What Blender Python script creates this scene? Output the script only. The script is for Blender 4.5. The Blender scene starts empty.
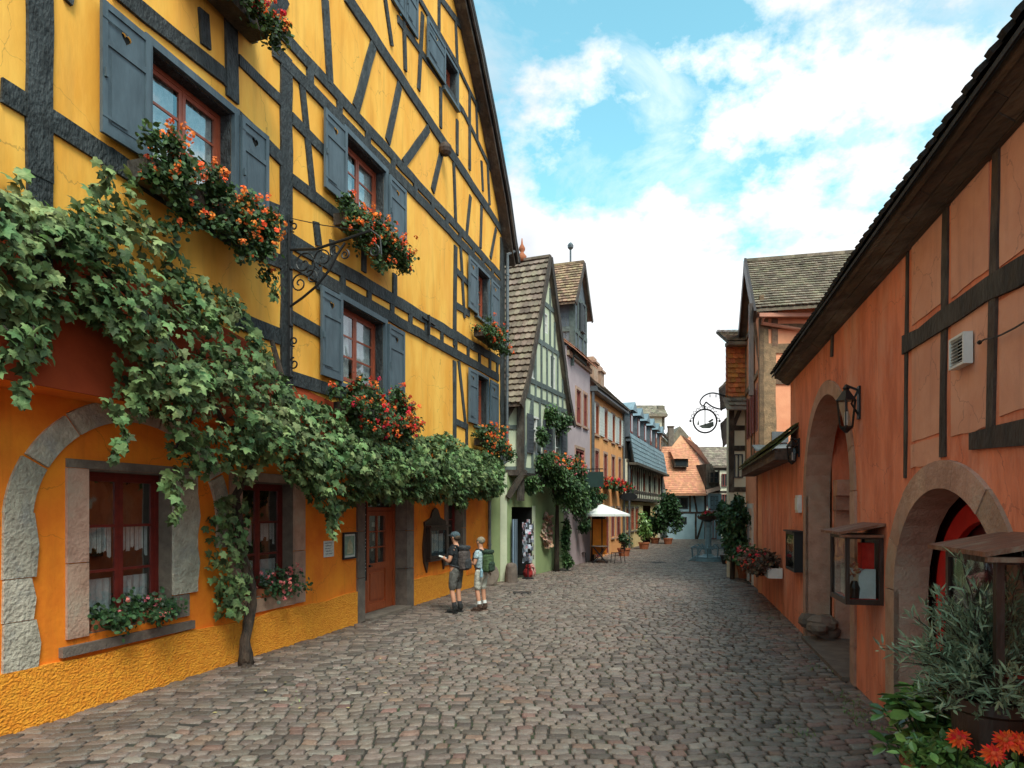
import bpy, math, random
import numpy as np
from mathutils import Vector, Matrix
from mathutils.geometry import tessellate_polygon
random.seed(7); rng = np.random.default_rng(7)
R = random.uniform
scene = bpy.context.scene
COL = scene.collection
F, H, VY, CX = 683.0, 2.3, 510.0, 512.0      # focal length in px, eye height, horizon row, centre column

# ------------------------------------------------------------------ mesh builder
class MB:
    def __init__(s): s.v=[]; s.f=[]; s.t=[]; s.m=[]
    def add(s, vs, fs, t=None, m=0):
        o=len(s.v); s.v.extend([tuple(v) for v in vs]); t=R(0,1) if t is None else t
        for f in fs: s.f.append(tuple(i+o for i in f)); s.t.append(t); s.m.append(m)
    def hexa(s, c, t=None, m=0):            # 8 corners: 0-3 one side ring, 4-7 the other
        s.add(c, [(3,2,1,0),(4,5,6,7),(0,1,5,4),(1,2,6,5),(2,3,7,6),(3,0,4,7)], t, m)
    def box(s, x0,x1,y0,y1,z0,z1, t=None, m=0):
        s.hexa([(x0,y0,z0),(x1,y0,z0),(x1,y1,z0),(x0,y1,z0),(x0,y0,z1),(x1,y0,z1),(x1,y1,z1),(x0,y1,z1)], t, m)
    def bar(s, p, q, w, h=None, up=(0,0,1), t=None, m=0):
        p=Vector(p); q=Vector(q); h=w if h is None else h
        d=(q-p).normalized(); a=d.cross(Vector(up))
        if a.length<1e-3: a=d.cross(Vector((1,0,0)))
        a.normalize(); b=a.cross(d); a*=w/2; b*=h/2
        s.hexa([p-a-b,p+a-b,p+a+b,p-a+b,q-a-b,q+a-b,q+a+b,q-a+b], t, m)
    def tube(s, pts, rad, n=8, cap=True, t=None, m=0):
        pts=[Vector(p) for p in pts]; k=len(pts)
        if not hasattr(rad,'__len__'): rad=[rad]*k
        vs=[]; prev=None
        for i,p in enumerate(pts):
            d=(pts[min(i+1,k-1)]-pts[max(i-1,0)])
            if d.length<1e-9: d=Vector((0,0,1))
            d.normalize()
            if prev is None:
                a=d.orthogonal().normalized()
            else:
                a=prev-d*prev.dot(d)
                a = a.normalized() if a.length>1e-6 else d.orthogonal().normalized()
            prev=a; b=d.cross(a)
            for j in range(n):
                an=2*math.pi*j/n; vs.append(p+(a*math.cos(an)+b*math.sin(an))*rad[i])
        fs=[(i*n+j,i*n+(j+1)%n,(i+1)*n+(j+1)%n,(i+1)*n+j) for i in range(k-1) for j in range(n)]
        if cap: fs.append(tuple(range(n-1,-1,-1))); fs.append(tuple((k-1)*n+j for j in range(n)))
        s.add(vs,fs,t,m)
    def lathe(s, c, prof, n=16, t=None, m=0):   # prof: (radius, z)
        c=Vector(c); vs=[]; k=len(prof)
        for r,z in prof:
            for j in range(n):
                a=2*math.pi*j/n; vs.append(c+Vector((r*math.cos(a),r*math.sin(a),z)))
        fs=[(i*n+j,i*n+(j+1)%n,(i+1)*n+(j+1)%n,(i+1)*n+j) for i in range(k-1) for j in range(n)]
        fs.append(tuple(range(n-1,-1,-1))); fs.append(tuple((k-1)*n+j for j in range(n)))
        s.add(vs,fs,t,m)
    def ball(s, c, r, n=8, sq=(1,1,1), t=None, m=0, jit=0):
        c=Vector(c); vs=[]; fs=[]
        for i in range(1,n):
            th=math.pi*i/n
            for j in range(n*2):
                a=math.pi*j/n; k=1+R(-jit,jit)
                vs.append(c+Vector((r*sq[0]*math.sin(th)*math.cos(a)*k,r*sq[1]*math.sin(th)*math.sin(a)*k,r*sq[2]*math.cos(th)*k)))
        w=n*2
        for i in range(n-2):
            for j in range(w): fs.append((i*w+j,(i+1)*w+j,(i+1)*w+(j+1)%w,i*w+(j+1)%w))
        vs.append(c+Vector((0,0,r*sq[2]))); vs.append(c-Vector((0,0,r*sq[2])))
        for j in range(w):
            fs.append((len(vs)-2,j,(j+1)%w)); fs.append((len(vs)-1,(n-2)*w+(j+1)%w,(n-2)*w+j))
        s.add(vs,fs,t,m)
    def arr(s, V, Fc, T):                     # numpy bulk: V (N,k,3), Fc list of faces on k verts, T (N,)
        o=len(s.v); N,k,_=V.shape
        s.v.extend(map(tuple,V.reshape(-1,3).tolist()))
        for i in range(N):
            b=o+i*k; t=float(T[i])
            for f in Fc: s.f.append(tuple(b+j for j in f)); s.t.append(t); s.m.append(0)

ROOT={}
def tag(o,label=None,cat=None,group=None,kind=None):
    if label: o['label']=label
    if cat: o['category']=cat
    if group: o['group']=group
    if kind: o['kind']=kind
    return o
def thing(name,label,cat,loc=(0,0,0),group=None):
    o=bpy.data.objects.new(name,None); o.empty_display_size=.2; COL.objects.link(o); o.location=loc
    ROOT[o.name]=Vector(loc); return tag(o,label,cat,group)
def obj(name, mb, mats, parent=None, smooth=False, label=None, loc=None):
    if not isinstance(mats,(list,tuple)): mats=[mats]
    off = ROOT[parent.name] if parent is not None else Vector(loc or (0,0,0))
    me=bpy.data.meshes.new(name)
    V=np.array(mb.v,dtype=float).reshape(-1,3)-np.array(off)
    me.from_pydata(V.tolist(),[],mb.f)
    for m in mats: me.materials.append(m)
    if len(mats)>1: me.polygons.foreach_set('material_index',mb.m)
    at=me.attributes.new('tint','FLOAT','FACE'); at.data.foreach_set('value',mb.t)
    if smooth: me.polygons.foreach_set('use_smooth',[True]*len(me.polygons))
    me.update()
    o=bpy.data.objects.new(name,me); COL.objects.link(o)
    ROOT[o.name]=off
    if parent is not None: o.parent=parent
    else: o.location=off
    if label: o['label']=label
    return o
def copy_tree(o,parent=None):
    c=o.copy(); COL.objects.link(c); c.parent=parent; ROOT[c.name]=ROOT[o.name]
    for ch in list(o.children): copy_tree(ch,c)
    return c

# ------------------------------------------------------------------ materials
MATS={}
def M(name, col, col2=None, rough=.8, nscale=3, bump=.3, bscale=30, tint=0.0, metal=0, stretch=(1,1,1), spec=.5, ndetail=6, contrast=(.35,.65), col3=None, bdist=.02, stain=None, sss=0):
    if name in MATS: return MATS[name]
    m=bpy.data.materials.new(name); m.use_nodes=True; nt=m.node_tree; N=nt.nodes; L=nt.links
    b=N['Principled BSDF']; b.inputs['Roughness'].default_value=rough; b.inputs['Metallic'].default_value=metal
    b.inputs['Specular IOR Level'].default_value=spec
    tc=N.new('ShaderNodeTexCoord'); mp=N.new('ShaderNodeMapping'); mp.inputs['Scale'].default_value=stretch
    geo=N.new('ShaderNodeNewGeometry')
    L.new(geo.outputs['Position'],mp.inputs['Vector'])
    nz=N.new('ShaderNodeTexNoise'); nz.inputs['Scale'].default_value=nscale; nz.inputs['Detail'].default_value=ndetail; nz.inputs['Roughness'].default_value=.6
    L.new(mp.outputs[0],nz.inputs['Vector'])
    rp=N.new('ShaderNodeValToRGB'); rp.color_ramp.elements[0].position=contrast[0]; rp.color_ramp.elements[1].position=contrast[1]
    c2=col2 or tuple(c*.75 for c in col)
    rp.color_ramp.elements[0].color=(*c2,1); rp.color_ramp.elements[1].color=(*col,1)
    L.new(nz.outputs['Fac'],rp.inputs['Fac']); out=rp.outputs['Color']
    if col3:                                    # sparse patches of a third colour (weathering)
        n3=N.new('ShaderNodeTexNoise'); n3.inputs['Scale'].default_value=nscale*.45; n3.inputs['Detail'].default_value=8; n3.inputs['Roughness'].default_value=.7
        L.new(mp.outputs[0],n3.inputs['Vector'])
        r3=N.new('ShaderNodeValToRGB'); r3.color_ramp.elements[0].position=.5; r3.color_ramp.elements[1].position=.68
        L.new(n3.outputs['Fac'],r3.inputs['Fac']); mx=N.new('ShaderNodeMix'); mx.data_type='RGBA'
        L.new(r3.outputs['Color'],mx.inputs['Factor']); L.new(out,mx.inputs['A']); mx.inputs['B'].default_value=(*col3,1); out=mx.outputs['Result']
    if stain:                                   # rain streaks and hairline cracks in old plaster
        ms=N.new('ShaderNodeMapping'); ms.inputs['Scale'].default_value=(3.2,3.2,.28); L.new(geo.outputs['Position'],ms.inputs[0])
        ns=N.new('ShaderNodeTexNoise'); ns.inputs['Scale'].default_value=1.6; ns.inputs['Detail'].default_value=7; ns.inputs['Roughness'].default_value=.65; L.new(ms.outputs[0],ns.inputs[0])
        rs=N.new('ShaderNodeValToRGB'); rs.color_ramp.elements[0].position=.52; rs.color_ramp.elements[1].position=.72; rs.color_ramp.elements[1].color=(stain,stain,stain,1); L.new(ns.outputs['Fac'],rs.inputs[0])
        nd=N.new('ShaderNodeTexNoise'); nd.inputs['Scale'].default_value=2.5; nd.inputs['Detail'].default_value=5; L.new(geo.outputs['Position'],nd.inputs[0])
        ad=N.new('ShaderNodeVectorMath'); ad.operation='MULTIPLY_ADD'; ad.inputs[1].default_value=(.5,.5,.5); L.new(nd.outputs['Color'],ad.inputs[0]); L.new(geo.outputs['Position'],ad.inputs[2])
        vo=N.new('ShaderNodeTexVoronoi'); vo.feature='DISTANCE_TO_EDGE'; vo.inputs['Scale'].default_value=.75; L.new(ad.outputs[0],vo.inputs['Vector'])
        lt=N.new('ShaderNodeMath'); lt.operation='LESS_THAN'; lt.inputs[1].default_value=.0035; L.new(vo.outputs['Distance'],lt.inputs[0])
        cm_=N.new('ShaderNodeMath'); cm_.operation='MULTIPLY'; L.new(lt.outputs[0],cm_.inputs[0]); L.new(ns.outputs['Fac'],cm_.inputs[1])
        mxx=N.new('ShaderNodeMath'); mxx.operation='MAXIMUM'; L.new(rs.outputs['Color'],mxx.inputs[0]); L.new(cm_.outputs[0],mxx.inputs[1])
        mg=N.new('ShaderNodeMix'); mg.data_type='RGBA'; L.new(mxx.outputs[0],mg.inputs['Factor']); L.new(out,mg.inputs['A']); mg.inputs['B'].default_value=(col[0]*.42,col[1]*.38,col[2]*.45,1); out=mg.outputs['Result']
    if tint:
        at=N.new('ShaderNodeAttribute'); at.attribute_name='tint'
        mr=N.new('ShaderNodeMapRange'); mr.inputs['To Min'].default_value=1-tint; mr.inputs['To Max'].default_value=1+tint
        L.new(at.outputs['Fac'],mr.inputs['Value'])
        vm=N.new('ShaderNodeVectorMath'); vm.operation='SCALE'; L.new(out,vm.inputs[0]); L.new(mr.outputs[0],vm.inputs['Scale']); out=vm.outputs['Vector']
        hs=N.new('ShaderNodeHueSaturation'); mh=N.new('ShaderNodeMath'); mh.operation='MULTIPLY_ADD'; 
        ml=N.new('ShaderNodeMath'); ml.operation='FRACT'; mm=N.new('ShaderNodeMath'); mm.operation='MULTIPLY'; mm.inputs[1].default_value=17.31
        L.new(at.outputs['Fac'],mm.inputs[0]); L.new(mm.outputs[0],ml.inputs[0]); L.new(ml.outputs[0],mh.inputs[0])
        mh.inputs[1].default_value=.05*min(1,tint*2); mh.inputs[2].default_value=.5-.025*min(1,tint*2)
        L.new(mh.outputs[0],hs.inputs['Hue']); L.new(out,hs.inputs['Color']); out=hs.outputs['Color']
    L.new(out,b.inputs['Base Color'])
    if bump:
        bn=N.new('ShaderNodeTexNoise'); bn.inputs['Scale'].default_value=bscale; bn.inputs['Detail'].default_value=4
        L.new(mp.outputs[0],bn.inputs['Vector'])
        bp=N.new('ShaderNodeBump'); bp.inputs['Strength'].default_value=bump; bp.inputs['Distance'].default_value=bdist
        L.new(bn.outputs['Fac'],bp.inputs['Height']); L.new(bp.outputs['Normal'],b.inputs['Normal'])
    if sss:                                     # thin leaves let light through
        tr=N.new('ShaderNodeBsdfTranslucent'); L.new(out,tr.inputs['Color']); mxs=N.new('ShaderNodeMixShader'); mxs.inputs[0].default_value=sss
        L.new(b.outputs[0],mxs.inputs[1]); L.new(tr.outputs[0],mxs.inputs[2]); L.new(mxs.outputs[0],N['Material Output'].inputs['Surface'])
    MATS[name]=m; return m
def glassmat():
    m=bpy.data.materials.new('window glass'); m.use_nodes=True; nt=m.node_tree; N=nt.nodes; L=nt.links; N.clear()
    o=N.new('ShaderNodeOutputMaterial'); t=N.new('ShaderNodeBsdfTransparent'); t.inputs[0].default_value=(.93,.95,.95,1)
    g=N.new('ShaderNodeBsdfGlossy'); g.inputs['Roughness'].default_value=.03; g.inputs['Color'].default_value=(.62,.66,.68,1); fr=N.new('ShaderNodeFresnel'); fr.inputs[0].default_value=1.6
    nz=N.new('ShaderNodeTexNoise'); nz.inputs['Scale'].default_value=1.7; bp=N.new('ShaderNodeBump'); bp.inputs['Strength'].default_value=.15; bp.inputs['Distance'].default_value=.05
    geo=N.new('ShaderNodeNewGeometry'); L.new(geo.outputs['Position'],nz.inputs['Vector'])
    L.new(nz.outputs['Fac'],bp.inputs['Height']); L.new(bp.outputs[0],g.inputs['Normal'])
    mx=N.new('ShaderNodeMixShader'); fm=N.new('ShaderNodeMath'); fm.operation='MULTIPLY'; fm.inputs[1].default_value=.38; L.new(fr.outputs[0],fm.inputs[0]); L.new(fm.outputs[0],mx.inputs[0]); L.new(t.outputs[0],mx.inputs[1]); L.new(g.outputs[0],mx.inputs[2]); L.new(mx.outputs[0],o.inputs['Surface'])
    return m
GLASS=glassmat()
DGLASS=M('dark window glass',(.03,.035,.04),rough=.08,bump=.05,bscale=3)
YEL=M('yellow lime plaster',(.97,.51,.085),(.86,.37,.04),nscale=1.1,bump=.35,bscale=7,rough=.9,col3=(.93,.43,.075),stretch=(1.5,1.5,.5),contrast=(.38,.62),stain=.30)
ORG=M('orange lime plaster',(.93,.27,.012),(.78,.165,.006),nscale=1.6,bump=.3,bscale=16,rough=.9,stain=.28)
PLI=M('rough orange render',(.96,.37,.028),(.86,.27,.016),nscale=9,bump=1.0,bscale=26,rough=.95,bdist=.05,stretch=(1,1,1.6))
TER=M('terracotta lime plaster',(.80,.255,.135),(.60,.165,.08),nscale=1.9,bump=.8,bscale=9,rough=.92,contrast=(.38,.6),col3=(.72,.33,.22),stretch=(1.6,1.6,.6),bdist=.03,stain=.42)
TERP=M('pale terracotta plaster',(.72,.36,.24),(.62,.28,.18),nscale=1.8,bump=.5,bscale=12,rough=.92,stain=.38)
TIM=M('slate painted oak timber',(.036,.042,.046),(.008,.010,.011),nscale=11,bump=1.0,bscale=30,rough=.75,tint=.25,stretch=(1,1,.45),col3=(.06,.066,.07),bdist=.04)
TIMB=M('dark brown oak timber',(.06,.038,.027),(.022,.015,.012),nscale=7,bump=1,bscale=22,rough=.8,tint=.3,stretch=(1,1,.5),col3=(.10,.085,.07))
SOF=M('weathered eaves board',(.115,.072,.05),(.055,.036,.027),nscale=5,bump=.8,bscale=20,rough=.85,tint=.25,stretch=(2,.3,2),col3=(.17,.14,.12))
SHU=M('blue grey shutter paint',(.082,.115,.14),(.05,.072,.09),nscale=6,bump=.25,bscale=25,rough=.55,stretch=(1,1,.3))
SAS=M('red brown sash paint',(.36,.085,.04),(.27,.06,.03),nscale=8,bump=.1,rough=.4)
SASD=M('oxblood sash paint',(.17,.018,.012),(.11,.012,.01),nscale=8,bump=.1,rough=.4)
CUR=M('white lace curtain',(.75,.77,.78),(.55,.58,.6),nscale=14,bump=.3,bscale=60,rough=.9)
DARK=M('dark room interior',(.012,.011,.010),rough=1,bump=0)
STO=M('pale sandstone blocks',(.52,.45,.36),(.34,.29,.23),nscale=6,bump=1,bscale=24,rough=.9,tint=.15,col3=(.33,.30,.27),bdist=.03)
STP=M('pink vosges sandstone',(.47,.285,.21),(.34,.19,.135),nscale=5,bump=.7,bscale=28,rough=.9,tint=.15,col3=(.40,.29,.22))
STG=M('grey brown sandstone',(.20,.15,.12),(.12,.09,.075),nscale=5,bump=.6,bscale=28,rough=.9,tint=.15)
IRON=M('black wrought iron',(.012,.013,.015),rough=.45,bump=.1,spec=.4)
DWOOD=M('dark carved wood',(.05,.022,.014),(.025,.012,.008),nscale=9,bump=.4,rough=.45,stretch=(1,1,.3))
RWOOD=M('varnished red brown wood',(.44,.09,.028),(.32,.06,.018),nscale=6,bump=.15,rough=.35,stretch=(3,3,.5))
LEAF=M('vine leaf',(.15,.22,.078),(.068,.125,.048),nscale=4,bump=.2,bscale=40,rough=.62,spec=.3,tint=.75,col3=(.28,.31,.14),sss=.25)
LEAFD=M('dark green leaf',(.045,.095,.03),(.025,.06,.02),nscale=6,bump=.1,rough=.5,tint=.6,sss=.2)
LEAFG=M('geranium leaf',(.06,.11,.03),(.035,.075,.022),nscale=6,bump=.1,rough=.6,tint=.6,sss=.2)
LEAFO=M('grey green olive leaf',(.30,.35,.22),(.16,.21,.12),nscale=6,bump=.1,rough=.45,tint=.5,sss=.15)
LEAFM=M('glossy broad leaf',(.19,.29,.07),(.10,.18,.05),nscale=6,bump=.1,rough=.3,tint=.6,sss=.15)
BLO=M('orange geranium petals',(.97,.25,.045),(.94,.15,.03),nscale=9,bump=0,rough=.7,tint=.35,sss=.3)
BLR=M('red geranium petals',(.72,.03,.02),(.55,.015,.015),nscale=9,bump=0,rough=.7,tint=.35,sss=.3)
BLP=M('pink geranium petals',(.85,.28,.26),(.75,.15,.16),nscale=9,bump=0,rough=.7,tint=.3,sss=.3)
BARK=M('vine bark',(.075,.045,.03),(.025,.016,.012),nscale=16,bump=1,bscale=30,rough=.9,stretch=(1,1,.25),bdist=.05)
TCOT=M('terracotta pot clay',(.42,.13,.055),(.32,.09,.04),nscale=6,bump=.2,rough=.8)
WHT=M('white painted metal',(.72,.72,.70),(.6,.6,.58),nscale=6,bump=.1,rough=.5)
PAP=M('printed paper',(.72,.70,.64),(.45,.44,.42),nscale=30,bump=0,rough=.8)
ZINC=M('zinc sheet',(.16,.175,.19),(.10,.11,.12),nscale=5,bump=.1,rough=.4,metal=.5)
TILB=M('brown clay roof tile',(.25,.185,.145),(.15,.105,.08),nscale=4,bump=.5,rough=.9,tint=.35,col3=(.29,.24,.17))
TILO=M('orange clay roof tile',(.64,.29,.17),(.56,.23,.13),nscale=3,bump=.3,rough=.85,tint=.16)
TILM=M('mossy clay roof tile',(.25,.195,.145),(.15,.12,.09),nscale=5,bump=.6,rough=.95,tint=.35,col3=(.21,.18,.12))
TILR=M('amber hanging tile',(.55,.19,.05),(.36,.11,.04),nscale=5,bump=.3,rough=.85,tint=.3)
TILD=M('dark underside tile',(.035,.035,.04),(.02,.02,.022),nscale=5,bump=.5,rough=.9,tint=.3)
SLAT=M('blue grey roof tile',(.19,.25,.29),(.13,.18,.21),nscale=4,bump=.3,rough=.7,tint=.2)

# ------------------------------------------------------------------ facade planes
class Pl:
    """vertical facade X = a + b*Y, side=+1 faces +X (houses on one side), -1 faces -X"""
    def __init__(s,a,b,side,rev=False):
        s.a,s.b,s.side=a,b,side; k=math.hypot(1,b); s.k=k; s.n=Vector((1,-b,0))/k*side
        s.d=Vector((b,1,0))/k
    def P(s,Y,n,z): return Vector((s.a+s.b*Y,Y,z))+s.n*n
    def px(s,x,y,n=0):
        a=s.a+s.n.x*n-s.b*s.n.y*n
        Y=a/((x-CX)/F-s.b); return Y,H+(VY-y)/F*Y
    def box(s,mb,Y0,Y1,z0,z1,n0,n1,t=None,m=0):
        mb.hexa([s.P(Y0,n0,z0),s.P(Y1,n0,z0),s.P(Y1,n1,z0),s.P(Y0,n1,z0),s.P(Y0,n0,z1),s.P(Y1,n0,z1),s.P(Y1,n1,z1),s.P(Y0,n1,z1)],t,m)
    def beam(s,mb,p,q,w,n0=-.05,n1=.03,wob=.07,t=None,m=0):   # hewn timber between two (Y,z) points
        p=Vector((p[0]*s.k,p[1])); q=Vector((q[0]*s.k,q[1])); L=(q-p).length
        if L<.01: return
        d=(q-p)/L; c=Vector((-d.y,d.x)); k=max(2,int(L/.45)+1); n1=n1+R(0,.012); vs=[]
        for i in range(k):
            o=p+d*(L*i/(k-1)); w1=w/2*(1+R(-wob,wob)); w2=w/2*(1+R(-wob,wob))
            if k>2 and 0<i<k-1: o=o+c*R(-.05,.05)*w
            A=o-c*w1; B=o+c*w2
            vs+= [s.P(A.x/s.k,n0,A.y),s.P(A.x/s.k,n1,A.y),s.P(B.x/s.k,n1,B.y),s.P(B.x/s.k,n0,B.y)]
        fs=[]
        for i in range(k-1):
            a=i*4
            for j in range(4): fs.append((a+j,a+(j+1)%4,a+4+(j+1)%4,a+4+j))
        fs+=[(0,1,2,3),((k-1)*4+3,(k-1)*4+2,(k-1)*4+1,(k-1)*4)]
        mb.add(vs,fs,t,m)
    def beams(s,mb,lst,**kw):                          # list in picture measurements taken on this facade
        for x1,y1,x2,y2,w in lst: s.beam(mb,s.px(x1,y1),s.px(x2,y2),w,**kw)
    def poly(s,mb,outer,holes=(),n=0,t=.5,m=0):
        loops=[[Vector((Y,z,0)) for Y,z in outer]]+[[Vector((Y,z,0)) for Y,z in h] for h in holes]
        pts=[p for l in loops for p in l]
        mb.add([s.P(p.x,n,p.y) for p in pts],[tuple(f) for f in tessellate_polygon(loops)],t,m)
    def prism(s,mb,outer,n0,n1,t=None,m=0):
        t=R(0,1) if t is None else t
        s.poly(mb,outer,n=n1,t=t,m=m); s.poly(mb,outer,n=n0,t=t,m=m)
        k=len(outer); vs=[s.P(Y,n0,z) for Y,z in outer]+[s.P(Y,n1,z) for Y,z in outer]
        mb.add(vs,[(i,(i+1)%k,(i+1)%k+k,i+k) for i in range(k)],t,m)
class Cross(Pl):
    """facade facing the camera side: runs along direction d from origin o; coordinate 'Y' is metres along it"""
    def __init__(s,o,d,n):
        s.o=Vector((o[0],o[1],0)); s.d=Vector((d[0],d[1],0)).normalized(); s.n=Vector((n[0],n[1],0)).normalized(); s.k=1
    def P(s,Y,n,z): return s.o+s.d*Y+s.n*n+Vector((0,0,z))
    def px(s,x,y,n=0):
        r=(x-CX)/F; o=s.o+s.n*n                     # o.x+d.x*t = r*(o.y+d.y*t)
        t=(r*o.y-o.x)/(s.d.x-r*s.d.y); Y=o.y+s.d.y*t; return t,H+(VY-y)/F*Y
def rect(Y0,Y1,z0,z1): return [(Y0,z0),(Y1,z0),(Y1,z1),(Y0,z1)]

# ------------------------------------------------------------------ windows, shutters
def window(parent,W,Y0,Y1,z0,z1,sash=SAS,rows=3,recess=.14,curtain='full',leaves=2,fr=.055,surround=None,sw=.12,name='window',mid=0):
    w=abs(Y1-Y0); a,b=min(Y0,Y1),max(Y0,Y1); f=MB(); nb=-recess-.05; nf=-recess
    dep=.0
    # reveal lining
    for (p,q,r,s_) in ((a,a+.02,z0,z1),(b-.02,b,z0,z1),(a+.02,b-.02,z0,z0+.02),(a+.02,b-.02,z1-.02,z1)): W.box(f,p,q,r,s_,-recess-.08,-.001,t=.4,m=1)
    a2,b2,c2,d2=a+.02,b-.02,z0+.02,z1-.02
    W.box(f,a2,a2+fr,c2,d2,nb,nf); W.box(f,b2-fr,b2,c2,d2,nb,nf); W.box(f,a2+fr,b2-fr,c2,c2+fr,nb,nf); W.box(f,a2+fr,b2-fr,d2-fr,d2,nb,nf)
    ia,ib=a2+fr,b2-fr; lw=(ib-ia)/leaves; bars=.034
    for k in range(leaves):
        p,q=ia+k*lw,ia+(k+1)*lw; e=.055; nn=nf-.012
        W.box(f,p,p+e,c2+fr,d2-fr,nb,nn+ (.006 if k else 0)); W.box(f,q-e,q,c2+fr,d2-fr,nb,nn); W.box(f,p+e,q-e,c2+fr,c2+fr+e+.02,nb,nn); W.box(f,p+e,q-e,d2-fr-e,d2-fr,nb,nn)
        zz0,zz1=c2+fr+e+.02,d2-fr-e
        for r_ in range(1,rows):
            z=zz0+(zz1-zz0)*r_/rows; W.box(f,p+e,q-e,z-bars/2,z+bars/2,nb+.008,nn-.006)
        if mid: W.box(f,(p+q)/2-bars/2,(p+q)/2+bars/2,zz0,zz1,nb+.01,nn-.008)
    o=obj(name,f,[sash,TIM if surround is None else surround],parent)
    g=MB(); W.box(g,ia+.02,ib-.02,c2+fr+.02,d2-fr-.02,nb+.018,nb+.022); obj('pane',g,GLASS,o)
    if curtain:
        c=MB(); 
        def drape(p,q,zb,zt,amp=.03):
            k=max(6,int((q-p)/.03)); vs=[]
            for i in range(k+1):
                Y=p+(q-p)*i/k; off=-recess-.09+amp*math.sin(i*1.9)+R(-.006,.006)
                vs+=[W.P(Y,off,zb+R(-.015,.015)),W.P(Y,off*1.0,zt)]
            c.add(vs,[(2*i,2*i+2,2*i+3,2*i+1) for i in range(k)],.5)
        if curtain=='full': drape(a2+.05,a2+w*.42,c2,d2); drape(b2-w*.40,b2-.05,c2,d2)
        elif curtain=='half':
            hh=(z1-z0)
            for k in range(leaves):
                p,q=ia+k*lw+.03,ia+(k+1)*lw-.03
                n_=7
                for j in range(n_):
                    u=(j+.5)/n_; dz=.10*abs(math.sin(u*math.pi*1.0))+.04*(j%2)
                    drape(p+(q-p)*j/n_,p+(q-p)*(j+1)/n_,c2+hh*.42+dz,c2+hh*.64,.008)
                drape(p,q,c2+.03,c2+hh*.30,.012)
        obj('curtain',c,CUR,o)
    return o
def shutter(parent,W,Y0,Y1,z0,z1,n=.05,mat=SHU,heart=True,tilt=0):
    a,b=min(Y0,Y1),max(Y0,Y1); m=MB(); e=.07*min(1,(b-a)/.6); t0,t1=n,n+.028
    zr=z0+(z1-z0)*.68
    W.box(m,a,a+e,z0,z1,t0,t1+.012); W.box(m,b-e,b,z0,z1,t0,t1+.012)
    for z,h in ((z0,.10),(z1-.08,.08),(zr,.07)): W.box(m,a+e,b-e,z,z+h,t0,t1+.01)
    W.box(m,a+e,b-e,z0+.10,zr,t0+.004,t1-.006)                   # lower panel
    zb,zt=zr+.07,z1-.08; cy,cz=(a+b)/2,(zb+zt)/2; s_=min(.07,(b-a)*.13)
    W.box(m,a+e+.05,b-e-.05,z0+.15,zr-.05,t1-.006,t1+.001)
    if heart:
        hp=[]
        for i in range(16):
            u=2*math.pi*i/16; hp.append((cy+s_*math.sin(u)**3/W.k, cz+s_*(.8125*math.cos(u)-.3125*math.cos(2*u)-.125*math.cos(3*u)-.0625*math.cos(4*u))))
        W.poly(m,[(a+e,zb),(b-e,zb),(b-e,zt),(a+e,zt)],[hp],n=t1-.006,t=.5)
        W.poly(m,hp,n=t0+.002,m=1)
    else: W.box(m,a+e,b-e,zb,zt,t0+.004,t1-.006)
    o=obj('shutter',m,[mat,DARK],parent)
    for z in (z0+.18,z1-.2):
        h=MB(); W.box(h,a+.0,a+(b-a)*.5,z,z+.03,t1+.012,t1+.018); obj('hinge',h,SHU,o)
    h=MB(); W.box(h,a+e*.3,a+e*.7,z0+(z1-z0)*.42,z0+(z1-z0)*.42+.1,t1+.012,t1+.04)
    obj('latch',h,SHU,o)
    return o

# ------------------------------------------------------------------ foliage
def basis(nrm,tip):
    z=nrm/np.linalg.norm(nrm,axis=1,keepdims=True)
    x=np.cross(tip,z); x/=np.maximum(np.linalg.norm(x,axis=1,keepdims=True),1e-6); y=np.cross(z,x)
    return np.stack([x,y,z],axis=1)        # rows
T_VINE=(np.array([(0,.02,0),(.22,-.12,-.03),(.50,.05,-.08),(.36,.28,.0),(.52,.56,-.10),(.24,.60,.0),(0,1,-.12),(-.24,.60,.0),(-.52,.56,-.10),(-.36,.28,.0),(-.50,.05,-.08),(-.22,-.12,-.03),(0,.42,.05)],float),
        [(12,i,i+1) for i in range(0,11)]+[(12,11,0)])
T_OVAL=(np.array([(0,0,0),(.24,.3,.04),(.26,.6,.04),(0,1,-.05),(-.26,.6,.04),(-.24,.3,.04),(0,.45,-.02)],float),[(0,1,6),(1,2,6),(2,3,6),(3,4,6),(4,5,6),(5,0,6)])
T_NARR=(np.array([(0,0,0),(.09,.35,.02),(.07,.7,.02),(0,1,-.03),(-.07,.7,.02),(-.09,.35,.02)],float),[(0,1,2,3),(0,3,4,5)])
T_ROUND=(np.array([(0,0,0),(.38,.12,.05),(.5,.5,.08),(.3,.85,.05),(0,.92,0),(-.3,.85,.05),(-.5,.5,.08),(-.38,.12,.05)],float),[(0,1,2),(0,2,3,4),(0,4,5,6),(0,6,7)])
def leaves(mb,P,size,T,out=(0,0,0),up=.5,jit=.7,droop=1.0,tint=None,tips=None):
    P=np.asarray(P,float); n=len(P)
    if n==0: return
    nr=np.array(out)[None,:]+np.array([0,0,up])[None,:]+rng.normal(0,jit,(n,3))
    tip=tips if tips is not None else np.array([0,0,-droop])[None,:]+rng.normal(0,.6,(n,3))+np.array(out)[None,:]*.4
    B=basis(nr,tip); S=np.asarray(size) if hasattr(size,'__len__') else rng.uniform(size*.65,size*1.25,n)
    V=np.einsum('kc,ncd->nkd',T[0],B)*S[:,None,None]+P[:,None,:]
    mb.arr(V,T[1],rng.uniform(0,1,n) if tint is None else tint)
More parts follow.
